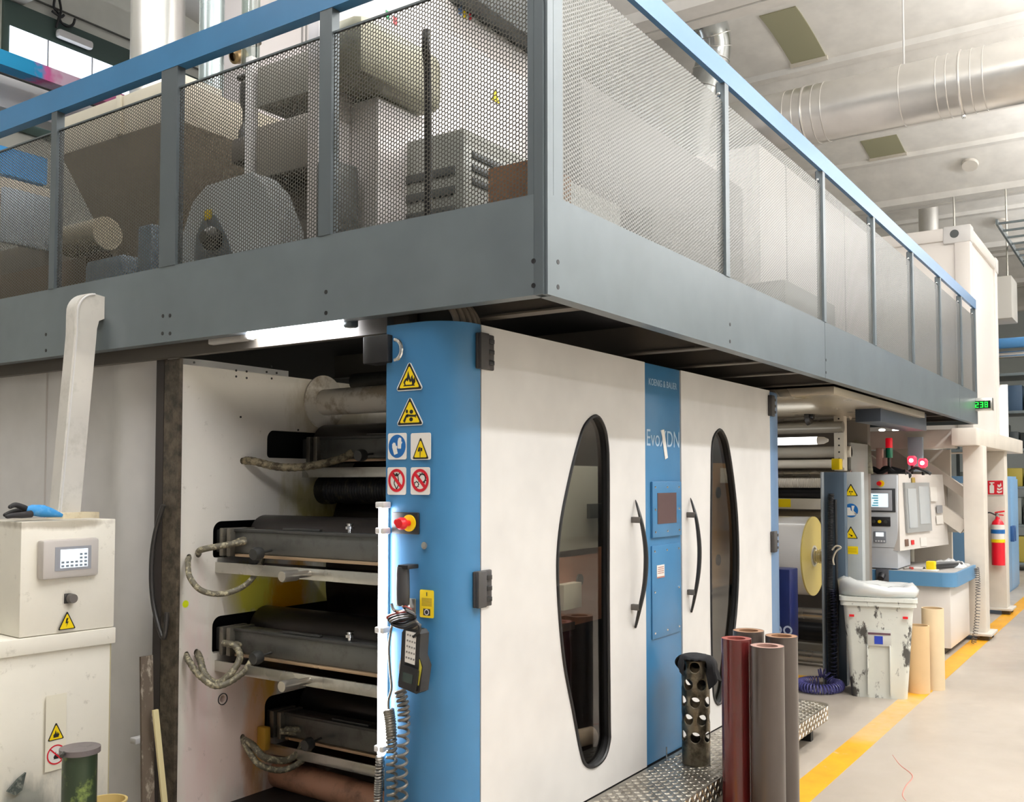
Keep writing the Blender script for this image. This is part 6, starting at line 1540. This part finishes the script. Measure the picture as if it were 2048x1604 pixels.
# ---------------------------------------------------------------- bin and cardboard tubes
def bin_():
    x, y, h = 7.90, 1.885, .80
    t = thing('waste_bin', (x, y, 0), 'battered white wheelie bin smeared with ink standing before the console', 'bin')
    bw = mat('scuffed_bin_white', (228, 230, 222), .45, dirt=.95, dcol=(50, 46, 44), scale=9, thr=(.545, .60), stretch=(1, 1, .5), bump=.3, bscale=8)
    R_ = Matrix.Translation((x, y, 0)) @ Matrix.Rotation(math.radians(14), 4, 'Z')
    b0, b1 = (.20, .175), (.26, .225)
    def ring_(w, d, z, r=.04): return [(px, py, z) for px, py in rrect(-w, w, -d, d, r, 4)]
    L = [ring_(b0[1], b0[0], .0), ring_(b1[1], b1[0] - .01, h - .1), ring_(b1[1] - .02, b1[0] - .03, h - .1), ring_(b0[1] - .02, b0[0] - .02, .03)]
    mb = MB(); rows = [[mb.bm.verts.new(p) for p in r_] for r_ in L]; n = len(rows[0])
    for a, b in zip(rows, rows[1:]):
        for k in range(n): mb.bm.faces.new((a[k], a[(k + 1) % n], b[(k + 1) % n], b[k]))
    mb.bm.faces.new(rows[0][::-1]); mb.bm.faces.new(rows[-1])
    mb.build('bin_body', bw, t, M=R_)
    for (dz, g_) in ((0, .022), (.035, .03)):
        w, d = b1[1] + g_, b1[0] + g_ - .01
        o = [(p[0], p[1], h - .1 + dz) for p in ring_(w, d, 0)]; i_ = [(p[0], p[1], h - .1 + dz) for p in ring_(b1[1] - .025, b1[0] - .035, 0)]
        MB().holed(o, [i_], (0, 0, .032)).build('rim', bw, t, M=R_)
    for yy in (-.08, .08): MB().box(-.205, -.17, yy - .006, yy + .006, .04, .42, .005).build('moulded_rib', bw, t, M=R_ @ Matrix.Rotation(math.radians(-3.2), 4, 'Y'))
    lb = MB().box(-.222, -.215, -.09, .08, .40, .52, .002).build('embossed_label', mat('label_paper_bin', (206, 206, 200), .5), t, M=R_)
    MB().box(-.2245, -.222, -.03, .03, .415, .475).build('blue_square', mat('blue_square', (30, 60, 170), .4), lb, M=R_)
    MB().box(-.2245, -.222, -.085, .075, .485, .50).build('dark_stripe', mat('plum_stripe', (90, 60, 70), .5), lb, M=R_)
    for yy in (-.19, .19): MB().box(-.245, -.232, yy - .018, yy + .018, .615, .632).build('red_mark', red, t, M=R_)
    for yy in (-.17, .17): MB().cyl((.16, yy - .02, .05), (.16, yy + .02, .05), .05, 20).build('wheel', black, t, M=R_)
    # liner bag bulging over the rim
    b = bmesh.new(); rnd = random.Random(9); g = []
    N1 = 22
    for i in range(N1):
        row = []
        a = 2 * PI * i / N1
        for j, (f, zz_) in enumerate(((1.08, .0), (1.14, .045), (1.0, .085), (.8, .07), (.55, .03), (.25, .0))):
            ww = 1 + .05 * rnd.uniform(-1, 1); lift = .05 * max(0, math.cos(a - 1.9)) + .015 * rnd.uniform(-1, 1)
            sx, sy = (b1[1] * f * ww), (b1[0] * f * ww)
            k = (abs(math.cos(a)) ** 4 + abs(math.sin(a)) ** 4) ** -.25
            row.append(b.verts.new((sx * math.cos(a) * k, sy * math.sin(a) * k, h - .03 + zz_ + (lift if j else 0))))
        g.append(row)
    for i in range(N1):
        for j in range(5): b.faces.new((g[i][j], g[(i + 1) % N1][j], g[(i + 1) % N1][j + 1], g[i][j + 1]))
    b.faces.new([g[i][5] for i in range(N1)])
    mb = MB(); mb.bm.free(); mb.bm = b
    o = tag(mb.build('bin_liner', mat('clear_liner', (226, 228, 226), .22, coat=.4), M=R_, sharp=180), 'pale plastic liner bag bulging over the rim of the white bin', 'bag')
    md = o.modifiers.new('s', 'SOLIDIFY'); md.thickness = .003
    tag(MB().sphere((-.02, -.12, h - .0), .06, 14, (1, 1.2, .55)).build('dark_rag', mat('rag_dark', (60, 56, 52), .9), M=R_), 'dark crumpled rag in the top of the white bin', 'rag')
bin_()
cb = mat('tube_cardboard', (216, 184, 140), .7, fine=.04); cbi = mat('tube_cardboard_in', (190, 160, 120), .8)
cbl = mat('tube_cardboard_pale', (226, 204, 168), .7, fine=.04)
for nm, u, v, ht, m_, lab, r in (('cardboard_tube', 1847, 1389, 1248, cb, 'shorter cardboard tube standing beside the white bin', .083), ('cardboard_tube', 1877, 1382, 1214, cbl, 'taller pale cardboard tube standing behind the shorter one', .083)):
    p = at(u, v, Z=0); p = p + Vector((FW.x, FW.y, 0)).normalized() * r
    d = (Vector((p.x, p.y, 0)) - Vector((0, 0, 0))).dot(Vector((FW.x, FW.y, 0)).normalized())
    h = H - (ht - 962) / F * d
    t = thing(nm, (p.x, p.y, 0), lab, 'cardboard tube', 'cardboard tubes')
    MB().ring((p.x, p.y, 0), (p.x, p.y, h), r, r - .008, 48).build('tube_wall', m_, t)
    MB().ring((p.x, p.y, .005), (p.x, p.y, h - .002), r - .0081, r - .01, 48).build('tube_lining', cbi, t)
